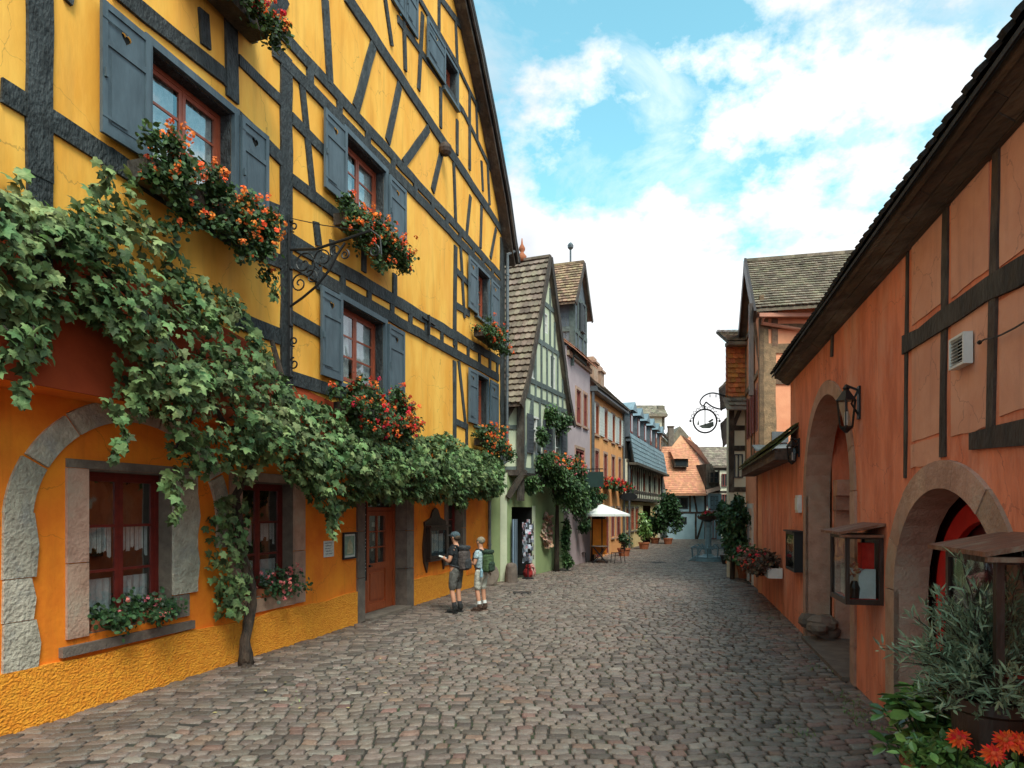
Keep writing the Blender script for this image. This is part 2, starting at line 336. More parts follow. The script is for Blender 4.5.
T_PET=(np.array([(0,0,0),(.5,.2,.15),(.45,.8,.3),(0,1,.2),(-.45,.8,.3),(-.5,.2,.15)],float),[(0,1,2,3),(0,3,4,5)])
def blossoms(mb,C,r,size,per=12,out=(0,0,0)):
    C=np.asarray(C,float); 
    for c in C:
        d=rng.normal(0,1,(per,3))+np.array(out)*.8; d/=np.linalg.norm(d,axis=1,keepdims=True)
        P=c+d*r*rng.uniform(.3,1,(per,1)); B=basis(d,rng.normal(0,1,(per,3))); S=rng.uniform(size*.7,size*1.2,per)
        V=np.einsum('kc,ncd->nkd',T_PET[0]-np.array([0,.5,0]),B)*S[:,None,None]+P[:,None,:]
        mb.arr(V,T_PET[1],np.full(per,R(0,1)))
def blob(c,r,n,shell=.5):
    d=rng.normal(0,1,(n,3)); d/=np.linalg.norm(d,axis=1,keepdims=True)
    q=rng.uniform(shell,1,(n,1))*(1+.15*np.sin(d[:,:1]*5+d[:,1:2]*7)); return np.array(c)+d*q*np.array(r)
def lumpy(c,r,n,k=7,f=.55):
    """clumps scattered through an ellipsoid so the outline is uneven"""
    c=np.array(c,float); r=np.array(r,float); out=[]
    for i in range(k):
        cc=blob(c,r*.6,1,.2)[0]; out.append(blob(cc,r*f*rng.uniform(.6,1.1),n//k,.35))
    return np.concatenate(out)

# ------------------------------------------------------------------ tile roofs
def tiles(mb,p0,ud,vd,ul,vl,tw=.18,th=.16,thick=.018,over=1.25,round_=False,clip=None,wav=0):
    """rows of clay tiles on the plane p0 + u*ud + v*vd, v running up the slope"""
    p0=Vector(p0); ud=Vector(ud).normalized(); vd=Vector(vd).normalized(); nn=ud.cross(vd).normalized()
    if nn.z<0: nn=-nn
    rows=max(1,int(round(vl/th))); th=vl/rows; cols=max(1,int(round(ul/tw))); tw_=ul/cols
    for i in range(rows):
        for j in range(cols+(i%2)):
            u0=(j-(.5 if i%2 else 0))*tw_; u1=u0+tw_*.97; u0=max(0,u0); u1=min(ul,u1)
            if u1-u0<.02: continue
            v0=i*th+R(-.008,.008); v1=min(vl,v0+th*over)
            if clip and not clip((u0+u1)/2,v0+th/2): continue
            lift=thick*1.6+R(0,.006); sag=wav*(math.sin(u0*1.3+i*.25)+math.sin(u0*.47+1))
            def q(u,v,n): return p0+ud*u+vd*v+nn*(n+sag)
            if round_:
                um=(u0+u1)/2
                vs=[q(u0,v0+th*.12,lift),q(um-tw_*.2,v0,lift+.008),q(um+tw_*.2,v0,lift+.008),q(u1,v0+th*.12,lift),q(u1,v1,.003),q(u0,v1,.003),
                    q(u0,v0+th*.12,lift-thick),q(um-tw_*.2,v0,lift-thick),q(um+tw_*.2,v0,lift-thick),q(u1,v0+th*.12,lift-thick)]
                mb.add(vs,[(0,1,2,3,4,5),(6,7,1,0),(7,8,2,1),(8,9,3,2),(0,5,6),(3,9,4)])
            else:
                vs=[q(u0,v0,lift),q(u1,v0,lift),q(u1,v1,.003),q(u0,v1,.003),q(u0,v0,lift-thick),q(u1,v0,lift-thick)]
                mb.add(vs,[(0,1,2,3),(4,5,1,0),(0,3,4),(1,5,2)])
CLOUD=8.4; EXPO=0.76
# ================================================================== ground
L0=Pl(-7.2755,.2972,1)      # ground floor of the yellow house
U0=Pl(-6.7755,.2972,1)      # its jettied upper storeys
R1=Pl(2.335,.2416,-1)       # terracotta house on the other side
g=MB(); g.box(-140,160,-20,300,-.6,-.022,t=.5)
GRD=M('mossy joint earth',(.045,.037,.03),(.025,.02,.017),nscale=8,bump=.8,rough=1,col3=(.045,.065,.02))
tag(obj('ground',g,GRD),kind='structure')
def leftX(Y):
    if Y<22: return L0.a+.2972*Y+.02
    if Y<31: return min(-.16+.42*(Y-22), 3.45)
    return 3.45+.36*(Y-31)
def rightX(Y):
    if Y<20.2: return 2.335+.2416*Y-.02
    if Y<31: return 7.3+.26*(Y-22)
    return 9.6+.3*(Y-31)
def cobbles():
    vs=[];fs=[];ts=[];ms=[]
    Y=3.6
    while Y<58:
        far=Y>20; rd=(.14 if not far else .16)*R(.92,1.08); 
        xl,xr=leftX(Y)-.1,rightX(Y)+.1; gutL=xl+1.55; gutR=xr-1.0
        X=xl+R(0,.15)
        while X<xr:
            inL=X<gutL and Y<22; inR=X>gutR and Y<21
            w=R(.13,.23) if not (inL or inR) else R(.18,.30)
            if far: w*=1.15
            gap=.011 if not inL else .007
            # rows sag into gentle arcs and wander
            def yo(x): return .10*math.sin(x*.55+.4)+.05*math.sin(x*1.9+Y*.35)+.035*math.sin(x*4.3+Y*1.7)+(.28*(x-xl)*.25 if inL else 0)+(.20*(x-gutR) if inR else 0)
            x0,x1=X+gap,X+w-gap; j=lambda s=.008:R(-s,s)
            cs=[(x0+j(),Y+yo(x0)+gap+j()),(x1+j(),Y+yo(x1)+gap+j()),(x1+j(),Y+yo(x1)+rd-gap+j()),(x0+j(),Y+yo(x0)+rd-gap+j())]
            cx=sum(c[0] for c in cs)/4; cy=sum(c[1] for c in cs)/4
            h=R(-.004,.004)+(.0); tx,ty=R(-.03,.03),R(-.03,.03)
            b=len(vs)
            for k,(f_,z) in enumerate(((1,-.045),(.985,-.012),(.90,.0),(.62,.004))):
                if far and k==3: continue
                for (x,y) in cs:
                    # round the corners by pulling in
                    X_=cx+(x-cx)*f_; Y_=cy+(y-cy)*f_; vs.append((X_,Y_,z+h+(X_-cx)*tx+(Y_-cy)*ty))
            n=3 if far else 4
            t=R(0,1); mm=0
            q=R(0,1); mm=1 if q<.2 else (2 if q<.27 else (3 if q<.31 else 0))
            if inL: mm=1 if q<.55 else 0
            if inR: mm=2 if q<.45 else (1 if q<.6 else 0)
            for k in range(n-1):
                for e in range(4):
                    fs.append((b+k*4+e,b+k*4+(e+1)%4,b+(k+1)*4+(e+1)%4,b+(k+1)*4+e)); ts.append(t); ms.append(mm)
            fs.append((b+(n-1)*4,b+(n-1)*4+1,b+(n-1)*4+2,b+(n-1)*4+3)); ts.append(t); ms.append(mm)
            X+=w
        Y+=rd
    m=MB(); m.v=vs; m.f=fs; m.t=ts; m.m=ms
    CA=M('grey brown cobble',(.205,.15,.125),(.15,.107,.088),nscale=9,bump=.8,bscale=42,rough=.5,tint=.22,col3=(.19,.165,.145))
    CB=M('dark worn cobble',(.125,.092,.077),(.092,.069,.057),nscale=9,bump=.8,bscale=42,rough=.6,tint=.3)
    CC=M('pink cobble',(.21,.125,.096),(.155,.088,.07),nscale=9,bump=.8,bscale=42,rough=.62,tint=.3)
    CD=M('pale cobble',(.25,.205,.172),(.19,.155,.13),nscale=9,bump=.8,bscale=42,rough=.62,tint=.25)
    o=obj('street_paving',m,[CA,CB,CC,CD],smooth=True); tag(o,kind='structure')
    try:
        for p in (): pass
    except Exception: pass
    return o
cobbles()

# ================================================================== yellow half-timbered house
YC=22.0
T='yellow_house'
hs=thing(T,'big orange yellow half-timbered house with blue grey shutters and steep gable','house',(-5.2,7,0))
zJ=3.75
# --- ground floor openings
ax,a_=8.60,1.69; 
g1=(7.91,9.15,.86,2.78); g2=(10.47,11.78,.90,2.75); dr=(14.13,16.05,.03,2.75); g3=(18.55,19.6,1.0,2.6)
m=MB(); L0.poly(m,rect(2,YC,.60,zJ),[rect(*g1),rect(*g2),rect(dr[0],dr[1],.6003,dr[3]),rect(*g3)],n=0,t=.5)
obj('ground_floor_wall',m,ORG,hs)
# plinth with its ragged top edge
m=MB()
def plinth(Ya,Yb):
    k=int((Yb-Ya)/.25)+1; top=[(Ya+(Yb-Ya)*i/k,.62+.02*math.sin(i*.7)+R(-.012,.012)) for i in range(k+1)]
    L0.prism(m,[(Ya,-.05)]+[(Yb,-.05)]+top[::-1],-.05,.035,t=.5)
plinth(2,13.85); plinth(16.42,YC)
obj('plinth',m,PLI,hs)
# upper wall: gable polygon
verge=[(YC,10.75),(21.35,11.9),(20.0,13.55),(18.9,14.7),(17.9,15.6),(12.3,21),(3,12),(2,11)]
wins=[('W1',8.17,9.56,6.50,7.84),('W2',12.50,13.96,7.86,9.20),('W3',12.35,13.93,4.65,6.10),('W5',19.32,20.35,7.86,9.2),('W6',19.25,20.25,4.75,6.15),('W0',8.9,9.9,9.25,10.5),('WA',17.0,17.85,12.85,13.72),('WB',14.25,15.45,12.95,13.85)]
m=MB(); U0.prism(m,[(2,zJ-.2),(13.5,zJ-.2),(13.2,4.1),(11.2,4.3),(9.9,4.75),(8.2,5.0),(2,5.2)],-.02,.006); obj('painted_shade_band',m,M('painted shade red plaster',(.42,.055,.008),(.33,.04,.006),nscale=1.3,bump=.3,bscale=16,rough=.9),hs)  # wall band coloured dark red to paint in the shade under vine and jetty
m=MB(); U0.poly(m,[(2,zJ),(YC,zJ)]+verge,[rect(a,b,c,d) for _,a,b,c,d in wins],n=0,t=.5)
obj('upper_wall',m,YEL,hs)
m=MB()
for Pn,z0_,z1_ in ((L0,0,zJ),):
    m.hexa([L0.P(2,-.01,zJ-.2),L0.P(YC,-.01,zJ-.2),U0.P(YC,.0,zJ-.2),U0.P(2,.0,zJ-.2),L0.P(2,-.01,zJ-.01),L0.P(YC,-.01,zJ-.01),U0.P(YC,.0,zJ-.01),U0.P(2,.0,zJ-.01)])
obj('jetty_soffit',m,ORG,hs)
# side and rear walls, dark inside
m=MB()
A=U0.P(YC,0,0); B=A+Vector((-9.6,2.85,0)); C_=U0.P(2,0,0); D=C_+Vector((-9.6,2.85,0))
for p,q,z0_,z1_ in ((A+Vector((0,0,zJ)),B,zJ,10.7),(L0.P(YC,0,0),B,0,zJ),(B,D,0,10.7),(C_,D,0,10.7)):
    m.add([(p.x,p.y,z0_),(q.x,q.y,z0_),(q.x,q.y,z1_),(p.x,p.y,z1_)],[(0,1,2,3)],.5)
obj('side_wall',m,YEL,hs)
m=MB()
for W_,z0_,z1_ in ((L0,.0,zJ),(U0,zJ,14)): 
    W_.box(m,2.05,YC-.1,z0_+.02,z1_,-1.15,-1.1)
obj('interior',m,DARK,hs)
# roof slabs with verge
m=MB()
def slab(pts,n0,n1,th):
    for i in range(len(pts)-1):
        (Ya,za),(Yb,zb)=pts[i],pts[i+1]
        m.hexa([U0.P(Ya,n0,za),U0.P(Yb,n0,zb),U0.P(Yb,n1,zb),U0.P(Ya,n1,za),U0.P(Ya,n0,za+th),U0.P(Yb,n0,zb+th),U0.P(Yb,n1,zb+th),U0.P(Ya,n1,za+th)])
slab([(22.35,10.3)]+verge[:7],-9,.42,.2)
obj('roof',m,TILD,hs)
m=MB()
vp=[(22.3,10.35)]+verge[:6]
for i in range(len(vp)-1): U0.beam(m,vp[i],vp[i+1],.26,n0=.36,n1=.40,wob=.02)
for i in range(len(vp)-1):
    U0.beam(m,(vp[i][0]-.1,vp[i][1]-.12),(vp[i+1][0]-.1,vp[i+1][1]-.12),.16,n0=.02,n1=.3,wob=.02)
obj('bargeboard',m,TIMB,hs)
# --- timber frame
m=MB()
hor=[(0,90,109,158.6,.25),(109,158.6,252,251,.25),(252,251,281,262,.22),
 (285,238,499,361,.24),(285,258,498,378,.22),
 (232,-8,269,20,.22),(269,20,502,278,.22),(280,58.8,425,205,.22),(425,205,502,288,.22),
 (344,-6,488,210,.28),(488,210,504,236,.24),
 (397,19,463,112,.16),(463,112,494,177,.15),(416,-5,458,68,.14),(458,68,490,135,.13),(438,-4,463,30,.18),
 (110,-14,222,76,.22),(222,76,236,90,.22),(238,60,281,101.5,.17),(236,116,281,160,.2),(264,204,281,211,.14),
 (228,316,279,337,.25),(291,118,322,150,.19),(291,180,345,222,.2),(291,317,322,334,.2),(291,378,345,394,.22),
 (455,270,468,284,.17),(455,305,469,314,.18),(454,421,467,427,.17),(455,335,468,343,.15)]
U0.beams(m,hor)
U0.box(m,6.0,6.02,zJ,zJ+.01,-.04,.0)
ver=[(38,-30,38,178,.27),(38,178,38,300,.26),(285.5,55,285.5,392,.29),(324,-2,329,84,.19),
 (373,45,355,109,.22),(399,85,387,142,.2),(428,128.5,403,164,.19),(441,153,432,191,.19),(453,163,455,223,.13),
 (470,196,466,236,.15),(481,206,480,248,.14),(495.5,229,490,258,.14),
 (384,-3,391,46,.13),(403,22,404.5,71,.13),(422,14,418,90,.14),(440,88,440,128,.13),(456.5,120,456.5,155,.13),(469,92,469,170,.13),
 (438.5,-5,438.5,30,.13),(455,20,457,70,.13),(475.6,101,477,142,.12),(481,161,482.4,191,.13),(487,165,489,205,.12),
 (284,-4,268,26,.24),(202,11,204.5,47,.18),(230,-10,231,100,.24),(274,18,276,60,.2),
 (301,84,313,203,.16),(315,222,318,246,.18),(331,240,333,262,.16),(363,238,363,272,.16),(378,240,378,262,.16),(394,274,394,296,.18),
 (455,246,454,346,.2),(454,361,454,452,.2),(460,247,464,318,.14),(458,361,465,425,.14),(466,425,466,450,.14),
 (317,266,318,290,.16),(64,-10,72,-2,.2)]
U0.beams(m,ver)
U0.beam(m,(21.72,zJ),(21.72,10.9),.44)
for Yb in [11.55,12.4,13.35,14.3,15.15,16.0,16.9,17.8,18.7,19.6,20.5,21.2]:
    f_=(Yb-10.8)/10.6
    zl,zu=6.26+.27*f_,6.56+.41*f_; U0.beam(m,(Yb,zl),(Yb,zu+.02),.17)
for Yb in [11.4,12.3,13.3,14.35,15.4,16.33,17.2,18.1,19.1,19.9,20.75]:
    zl=U0.px(715-4627.7/Yb,0)[1]
    x=715-4627.7/Yb; yl=58.8+(x-280)*1.0085 if x<425 else 205+(x-425)*1.078; yu=20+(x-269)*1.107
    p,q=U0.px(x,yl),U0.px(x,yu); U0.beam(m,p,q,.18)
for i in range(14):      # little braces in the hidden upper gable
    Yb=5+i*1.0; U0.beam(m,(Yb,11.6),(Yb+.1,min(20,11.7+ (Yb-3)*.9)),.15) if Yb<11 else None
obj('timber_frame',m,TIM,hs)
# wall bracket knobs
for x,y in ((440,150),(502,222)):
    m=MB(); Y,z=U0.px(x,y); m.ball(U0.P(Y,.14,z),.17,6); obj('corbel',m,TIMB,hs)
# --- windows of the upper storeys
for nm,a,b,c,d in wins:
    if nm=='WB':
        o=window(hs,U0,a,b,c,d,rows=2,curtain=None)
        s1=(a+b)/2; shutter(hs,U0,a,s1-.01,c-.02,d,n=.04); shutter(hs,U0,s1+.01,b,c-.02,d,n=.04); continue
    o=window(hs,U0,a,b,c,d,rows=3,recess=.16,curtain='full')
    # blue grey casing round the opening
    f=MB(); e=.10 if nm in('W1','W2','W3','W0') else .08
    U0.box(f,a-e,a-.001,c-.06,d+e,-.02,.065); U0.box(f,b+.001,b+e,c-.06,d+e,-.02,.065); U0.box(f,a,b,d+.001,d+e,-.02,.064); U0.box(f,a-e,b+e,c-.13,c-.062,-.02,.10)
    obj('casing',f,SHU,hs)
    w=(b-a)/2*1.0
    if nm=='W1': shutter(hs,U0,7.46,8.10,6.42,7.88,n=.07); shutter(hs,U0,9.66,10.24,6.42,7.88,n=.07)
    elif nm=='W0': shutter(hs,U0,8.15,8.8,9.2,10.6,n=.07)
    elif nm=='WA': shutter(hs,U0,15.9,16.98-.03,12.83,13.78,n=.07)
    elif nm in('W2',): shutter(hs,U0,11.72,12.42,7.84,9.2,n=.07); shutter(hs,U0,14.05,14.80,7.84,9.2,n=.07)
    elif nm=='W3': shutter(hs,U0,11.62,12.27,4.6,6.12,n=.07); shutter(hs,U0,14.02,14.72,4.6,6.12,n=.07)
    else: shutter(hs,U0,18.58,19.26,c-.05,d+.03,n=.07); shutter(hs,U0,b+.1,b+.85,c-.05,d+.03,n=.07)
# --- ground floor windows with stone
def stones(mb,W,Y0,Y1,z0,z1,n0,n1,k,vertical=True,jit=.03):
    cuts=[0]+sorted([(i+R(-.15,.15))/k for i in range(1,k)])+[1]
    for i in range(k):
        if vertical:
            za,zb=z0+(z1-z0)*cuts[i],z0+(z1-z0)*cuts[i+1]; W.box(mb,Y0+R(-jit,jit)*.4,Y1+R(-jit,jit),za+.006,zb-.006,n0,n1+R(0,.008))
        else:
            ya,yb=Y0+(Y1-Y0)*cuts[i],Y0+(Y1-Y0)*cuts[i+1]; W.box(mb,ya+.006,yb-.006,z0,z1,n0,n1+R(0,.008))
a,b,c,d=g1
window(hs,L0,a,b,c,d,sash=SASD,rows=3,recess=.2,curtain='half',surround=STG)
m=MB(); stones(m,L0,a-.26,a,c-.02,d,-.2,.03,2,jit=.01); obj('window_jamb',m,STP,hs)
m=MB(); stones(m,L0,b,b+.42,c+.30,d,-.2,.034,1,jit=.0)
L0.prism(m,[(b+.001,c+.3),(b+.40,c+.3),(b+.46,c+.7),(b+.40,c+1.0),(b+.47,c+1.35),(b+.38,d),(b+.001,d)],-.1,.04); obj('window_jamb',m,STO,hs)
m=MB(); stones(m,L0,b,b+.27,c-.02,c+.29,-.2,.035,1,jit=0); obj('jamb_foot',m,STG,hs); m=MB(); L0.box(m,a-.26,b+.42,d+.001,d+.10,-.2,.02); obj('lintel',m,STG,hs)
m=MB(); L0.prism(m,[(a-.34,c-.20),(b+.34,c-.20),(b+.34,c-.09),(a-.34,c-.09)],-.15,.065); obj('window_sill',m,STG,hs)
a,b,c,d=g2
window(hs,L0,a,b,c,d,sash=SASD,rows=3,recess=.2,curtain='half',surround=STG)
m=MB(); stones(m,L0,b,b+.30,.68,d,-.2,.035,2,jit=.005); stones(m,L0,a-.25,a,.68,d,-.2,.035,2,jit=.005); stones(m,L0,a-.0,b,.68,c-.01,-.2,.033,1,False); L0.box(m,a-.25,b+.3,d,d+.14,-.2,.034); obj('window_surround',m,STP,hs)
a,b,c,d=g3
window(hs,L0,a,b,c,d,sash=SASD,rows=3,recess=.2,curtain=None,surround=STG)
m=MB(); stones(m,L0,b,b+.26,c-.2,d,-.2,.035,2,jit=.005); stones(m,L0,a-.2,a,c-.2,d,-.2,.035,2,jit=.005); L0.box(m,a,b,c-.2,c-.002,-.2,.034); obj('window_surround',m,STG,hs)
# --- blocked stone arch round the first window
def arch_ring(mb,W,cy,cz,ri,ro,rise,a0,a1,n,n0,n1,gap=.01,t=None):
    """voussoirs: half-widths ri/ro (real metres), vertical rise factor"""
    for i in range(n):
        u0=a0+(a1-a0)*i/n+gap; u1=a0+(a1-a0)*(i+1)/n-gap; pts=[]; k=5; jo=R(-.015,.015)
        for j in range(k+1):
            u=u0+(u1-u0)*j/k; pts.append((cy+(ro+jo)*math.cos(u)/W.k,cz+(ro+jo)*rise*math.sin(u)))
        for j in range(k,-1,-1):
            u=u0+(u1-u0)*j/k; pts.append((cy+ri*math.cos(u)/W.k,cz+ri*rise*math.sin(u)))
        W.prism(mb,pts,n0,n1+R(0,.008),t=t)
m=MB(); arch_ring(m,L0,8.6,2.15,1.40,1.70,.89,math.radians(176),math.radians(2),7,-.1,.032,gap=-.012)
for z0_,z1_,dy in ((.62,1.13,.02),(1.14,1.58,-.03),(1.59,2.27,.0)): L0.prism(m,[(6.96,z0_),(7.30+dy,z0_),(7.33+dy,(z0_+z1_)/2),(7.28+dy,z1_),(6.97,z1_)],-.1,.034)
for z0_,z1_ in ((1.75,2.12),): L0.box(m,9.95,10.2,z0_,z1_,-.1,.03)
obj('blocked_arch',m,STO,hs)
# --- door
a,b,c,d=dr
m=MB(); stones(m,L0,a-.28,a,.0,d,-.35,.04,3,jit=0); stones(m,L0,b+.001,b+.36,0,d,-.35,.04,3,jit=0); L0.box(m,a-.28,b+.36,d,d+.22,-.35,.042); obj('door_surround',m,STG,hs)
m=MB(); L0.box(m,a-.0,b,-.02,.06,-.4,.16); obj('doorstep',m,STG,hs)
m=MB(); n0,n1=-.34,-.26
L0.box(m,a+.0,a+.08,.06,d,n0,n1); L0.box(m,b-.08,b-.001,.06,d,n0,n1); L0.box(m,a+.08,b-.08,d-.08,d,n0,n1); L0.box(m,a+.08,b-.08,2.28,2.36,n0,n1)
obj('door_frame',m,RWOOD,hs)
def dleaf(Ya,Yb):
    m=MB(); e=.10
    L0.box(m,Ya,Ya+e,.07,2.27,n0+.01,n1-.01); L0.box(m,Yb-e,Yb,.07,2.27,n0+.01,n1-.01)
    for z,h in ((.07,.16),(.98,.14),(2.17,.10)): L0.box(m,Ya+e,Yb-e,z,z+h,n0+.01,n1-.011)
    L0.box(m,Ya+e,Yb-e,.23,.98,n0+.02,n1-.04); L0.box(m,Ya+e+.06,Yb-e-.06,.31,.90,n1-.04,n1-.02)
    L0.box(m,(Ya+Yb)/2-.015,(Ya+Yb)/2+.015,1.12,2.17,n0+.02,n1-.015)
    for z in (1.47,1.82): L0.box(m,Ya+e,Yb-e,z-.015,z+.015,n0+.02,n1-.016)
    o=obj('door',m,RWOOD,hs); q=MB(); L0.box(q,Ya+e+.002,Yb-e-.002,1.12,2.17,n0+.03,n0+.034); obj('pane',q,GLASS,o)
    q=MB(); 
    for k in range(7):
        yy=R(Ya+e+.03,Yb-e-.2); zz=R(1.15,2.0); L0.box(q,yy,yy+R(.08,.14),zz,zz+R(.08,.16),n0+.0,n0+.006)
    obj('sticker',q,M('pale door notices',(.35,.55,.55),(.6,.6,.5),nscale=12,bump=0,tint=.5),o)
    q=MB(); q.ball(L0.P(Ya+.05,n1+.03,1.08),.03,5); q.bar(L0.P(Ya+.05,n1+.03,1.08),L0.P(Ya+.16,n1+.035,1.07),.02); obj('handle',q,IRON,o)
mid=a+.62
dleaf(a+.09,mid-.005); dleaf(mid+.005,b-.36)
m=MB(); L0.box(m,b-.355,b-.085,.06,2.27,n0+.01,n1-.03); obj('side_panel',m,RWOOD,hs)
m=MB(); L0.box(m,a+.1,b-.1,2.37,d-.09,n0+.03,n0+.035); obj('transom_pane',m,GLASS,hs)
# little service hatch and drain pipes
m=MB(); L0.box(m,19.9,20.75,.40,.98,.036,.052); L0.box(m,19.94,20.71,.44,.94,.053,.058); obj('service_hatch',m,ORG,hs)
m=MB(); m.tube([L0.P(21.75,.1,0),L0.P(21.75,.1,zJ-.3),U0.P(21.85,.12,zJ+.1),U0.P(21.85,.14,10.3),U0.P(21.85,.14,10.45),U0.P(22.0,.35,10.6)],.055,8)
for z in (1.2,2.6,5,6.6,8.2,9.8):
    W_=L0 if z<3.7 else U0; m.tube([W_.P(21.75 if z<3.7 else 21.85,.1 if z<3.7 else .14,z-.03),W_.P(21.75 if z<3.7 else 21.85,.1 if z<3.7 else .14,z+.03)],.07,8)
obj('drain_pipe',m,ZINC,hs)
m=MB(); Ym,z=U0.px(424.5,332)
for dz in (0,.25):
    U0.box(m,16.0,16.04,6.4+dz,6.62+dz,.04,.10)
U0.box(m,15.7,16.4,6.72,6.75,.04,.08)
obj('tie_iron',m,IRON,hs)

# ================================================================== window boxes on the yellow house
def flowerbox(name,label,W,Y0,Y1,z,n0,dep,h=.2,mat=None,leaf=LEAFG,blo=(BLO,),nl=900,nb=45,spread=.32,hang=.45,ht=.30,group=None,lsize=.06,bsz=.035,br=.055,cat='flower box',off=0):
    c=W.P((Y0+Y1)/2,n0+dep/2,z); t=thing(name,label,cat,tuple(c),group)
    m=MB(); W.box(m,Y0,Y1,z,z+.02,n0,n0+dep); W.box(m,Y0,Y1,z+.02,z+h,n0+dep-.02,n0+dep); W.box(m,Y0,Y1,z+.02,z+h,n0,n0+.02); W.box(m,Y0,Y0+.02,z+.02,z+h,n0+.02,n0+dep-.02); W.box(m,Y1-.02,Y1,z+.02,z+h,n0+.02,n0+dep-.02)
    W.box(m,Y0+.02,Y1-.02,z+.02,z+h-.04,n0+.02,n0+dep-.02)
    obj('box',m,mat or TIMB,t)
    P=[];k=max(8,int((Y1-Y0)*26)); nl=int(nl*2.4); nb=int(nb*1.5); o=np.array(W.n)
    for i in range(k):
        Y=R(Y0-spread*.5,Y1+spread*.5); nn=n0+dep*R(.2,1.7); zz=z+h+R(-hang,ht)*R(.4,1)
        if zz<z+h: nn=n0+dep+R(0,.28)
        P.append(blob(W.P(Y,nn,zz),(.2,.2,.17),nl//k,.1))
    P=np.concatenate(P); m=MB(); leaves(m,P,lsize,T_ROUND,out=o,up=.8,jit=.8); obj('foliage',m,leaf,t)
    idx=rng.choice(len(P),nb*len(blo),replace=False)
    for q,bm in enumerate(blo):
        m=MB(); 
        C=[]
        while len(C)<nb:
            p=P[rng.integers(len(P))]; 
            # flower heads stand proud of the leaves
            C.append(p+np.array(W.n)*R(.06,.16)+np.array([0,0,R(.0,.1)])+rng.normal(0,.03,3))
        blossoms(m,C,br,bsz,11,out=W.n); obj('blossoms',m,bm,t)
    return t
gb='flower boxes on the yellow house'
flowerbox('flower_box','overflowing box of orange geraniums under the big window above the vine',U0,7.8,9.75,6.08,.08,.28,nl=2400,nb=75,hang=.75,ht=.42,group=gb,spread=.3)
flowerbox('flower_box','orange geranium box under the second floor window behind the iron bracket',U0,12.0,14.0,7.3,.08,.26,nl=2000,nb=75,hang=.6,ht=.42,group=gb)
flowerbox('flower_box','red and orange geranium box under the first floor window, resting on the vine',U0,12.0,14.2,4.0,.08,.28,blo=(BLO,BLR),nl=2300,nb=60,hang=.55,ht=.5,group=gb)
flowerbox('flower_box','small orange geranium box under the second floor window by the drain pipe',U0,18.95,20.65,7.12,.08,.26,nl=1200,nb=42,hang=.4,ht=.35,group=gb)
flowerbox('flower_box','orange geranium box under the first floor window by the drain pipe',U0,19.0,20.8,4.1,.08,.26,nl=1300,nb=42,hang=.7,ht=.45,group=gb)
flowerbox('flower_box','topmost flower box, red orange geraniums seen from below against the eaves side',U0,8.6,9.85,9.02,.08,.30,blo=(BLO,BLR),nl=1100,nb=26,hang=.3,ht=.35,group=gb)
gp='clay planters on the ground floor window sills'
def sillpot(lab,Y0,Y1,z,nb,nl,n0=-.16,ht=.3,leaf=LEAFD):
    flowerbox('window_planter',lab,L0,Y0,Y1,z,n0,.16,h=.13,mat=TCOT,leaf=leaf,blo=(BLP,),nl=int(nl*.42),nb=max(2,int(nb*.7)),hang=.1,ht=ht*.75,spread=.02,group=gp,lsize=.055,bsz=.03,br=.04,cat='planter')
sillpot('clay planter of leafy geraniums with one pink bloom in the arched window',7.98,8.52,.87,2,420)
sillpot('clay planter of pink geraniums in the arched window, nearer the stone jamb',8.58,9.1,.87,6,420)
sillpot('clay planter full of pink geraniums in the window behind the vine trunk',10.95,11.75,.9,22,500,n0=-.1,ht=.45)

# ================================================================== grapevine
gv=thing('grapevine','old grapevine trained along the whole orange yellow house front','vine',tuple(L0.P(10.3,.25,0)))
prof=np.array([(-20,125,335),(0,150,330),(20,165,345),(45,195,378),(60,215,318),(90,205,318),(110,172,335),(125,165,425),(135,175,445),(150,215,410),(170,235,430),(182,250,498),(195,262,480),(215,280,478),(240,292,492),(260,330,478),(272,350,462),(285,375,478),(300,392,488),(320,402,505),(338,408,532),(350,412,505),(365,428,500),(385,432,502),(410,435,500),(430,436,506),(450,432,500),(462,442,512),(475,450,496),(490,450,500),(507,462,490)],float)
P=[]; S=[]
N=19500
xs=715-4627.7/ rng.uniform(6.25,21.9,N)
lo=np.interp(xs,prof[:,0],prof[:,1]); hi=np.interp(xs,prof[:,0],prof[:,2])
v=rng.beta(1.25,1.35,N); ys=lo+(hi-lo)*v
m=MB(); stems=MB()
keep=[]
for x,y,vv in zip(xs,ys,v):
    nn=.08+(.62 if x<150 else .8)*rng.beta(1.4,1.4)*(0.35+.65*math.sin(math.pi*min(.95,max(.08,vv))))
    Y,z=U0.px(x,y,nn)
    if Y<5.5 or Y>22.6: continue
    cl=math.sin(Y*5.1+z*3)+math.sin(z*6.3-Y*2.7)+math.sin(Y*11+z*8)*.7+R(-1.2,1.2)
    if cl<-.7: continue
    P.append(U0.P(Y,nn+R(-.05,.05),z))
P=np.array([tuple(p) for p in P]); 
leaves(m,P,rng.choice([.055,.08,.105,.13,.16],len(P),p=[.12,.25,.3,.22,.11]),T_VINE,out=np.array(U0.n)*.75,up=.55,jit=.5,droop=1.1)
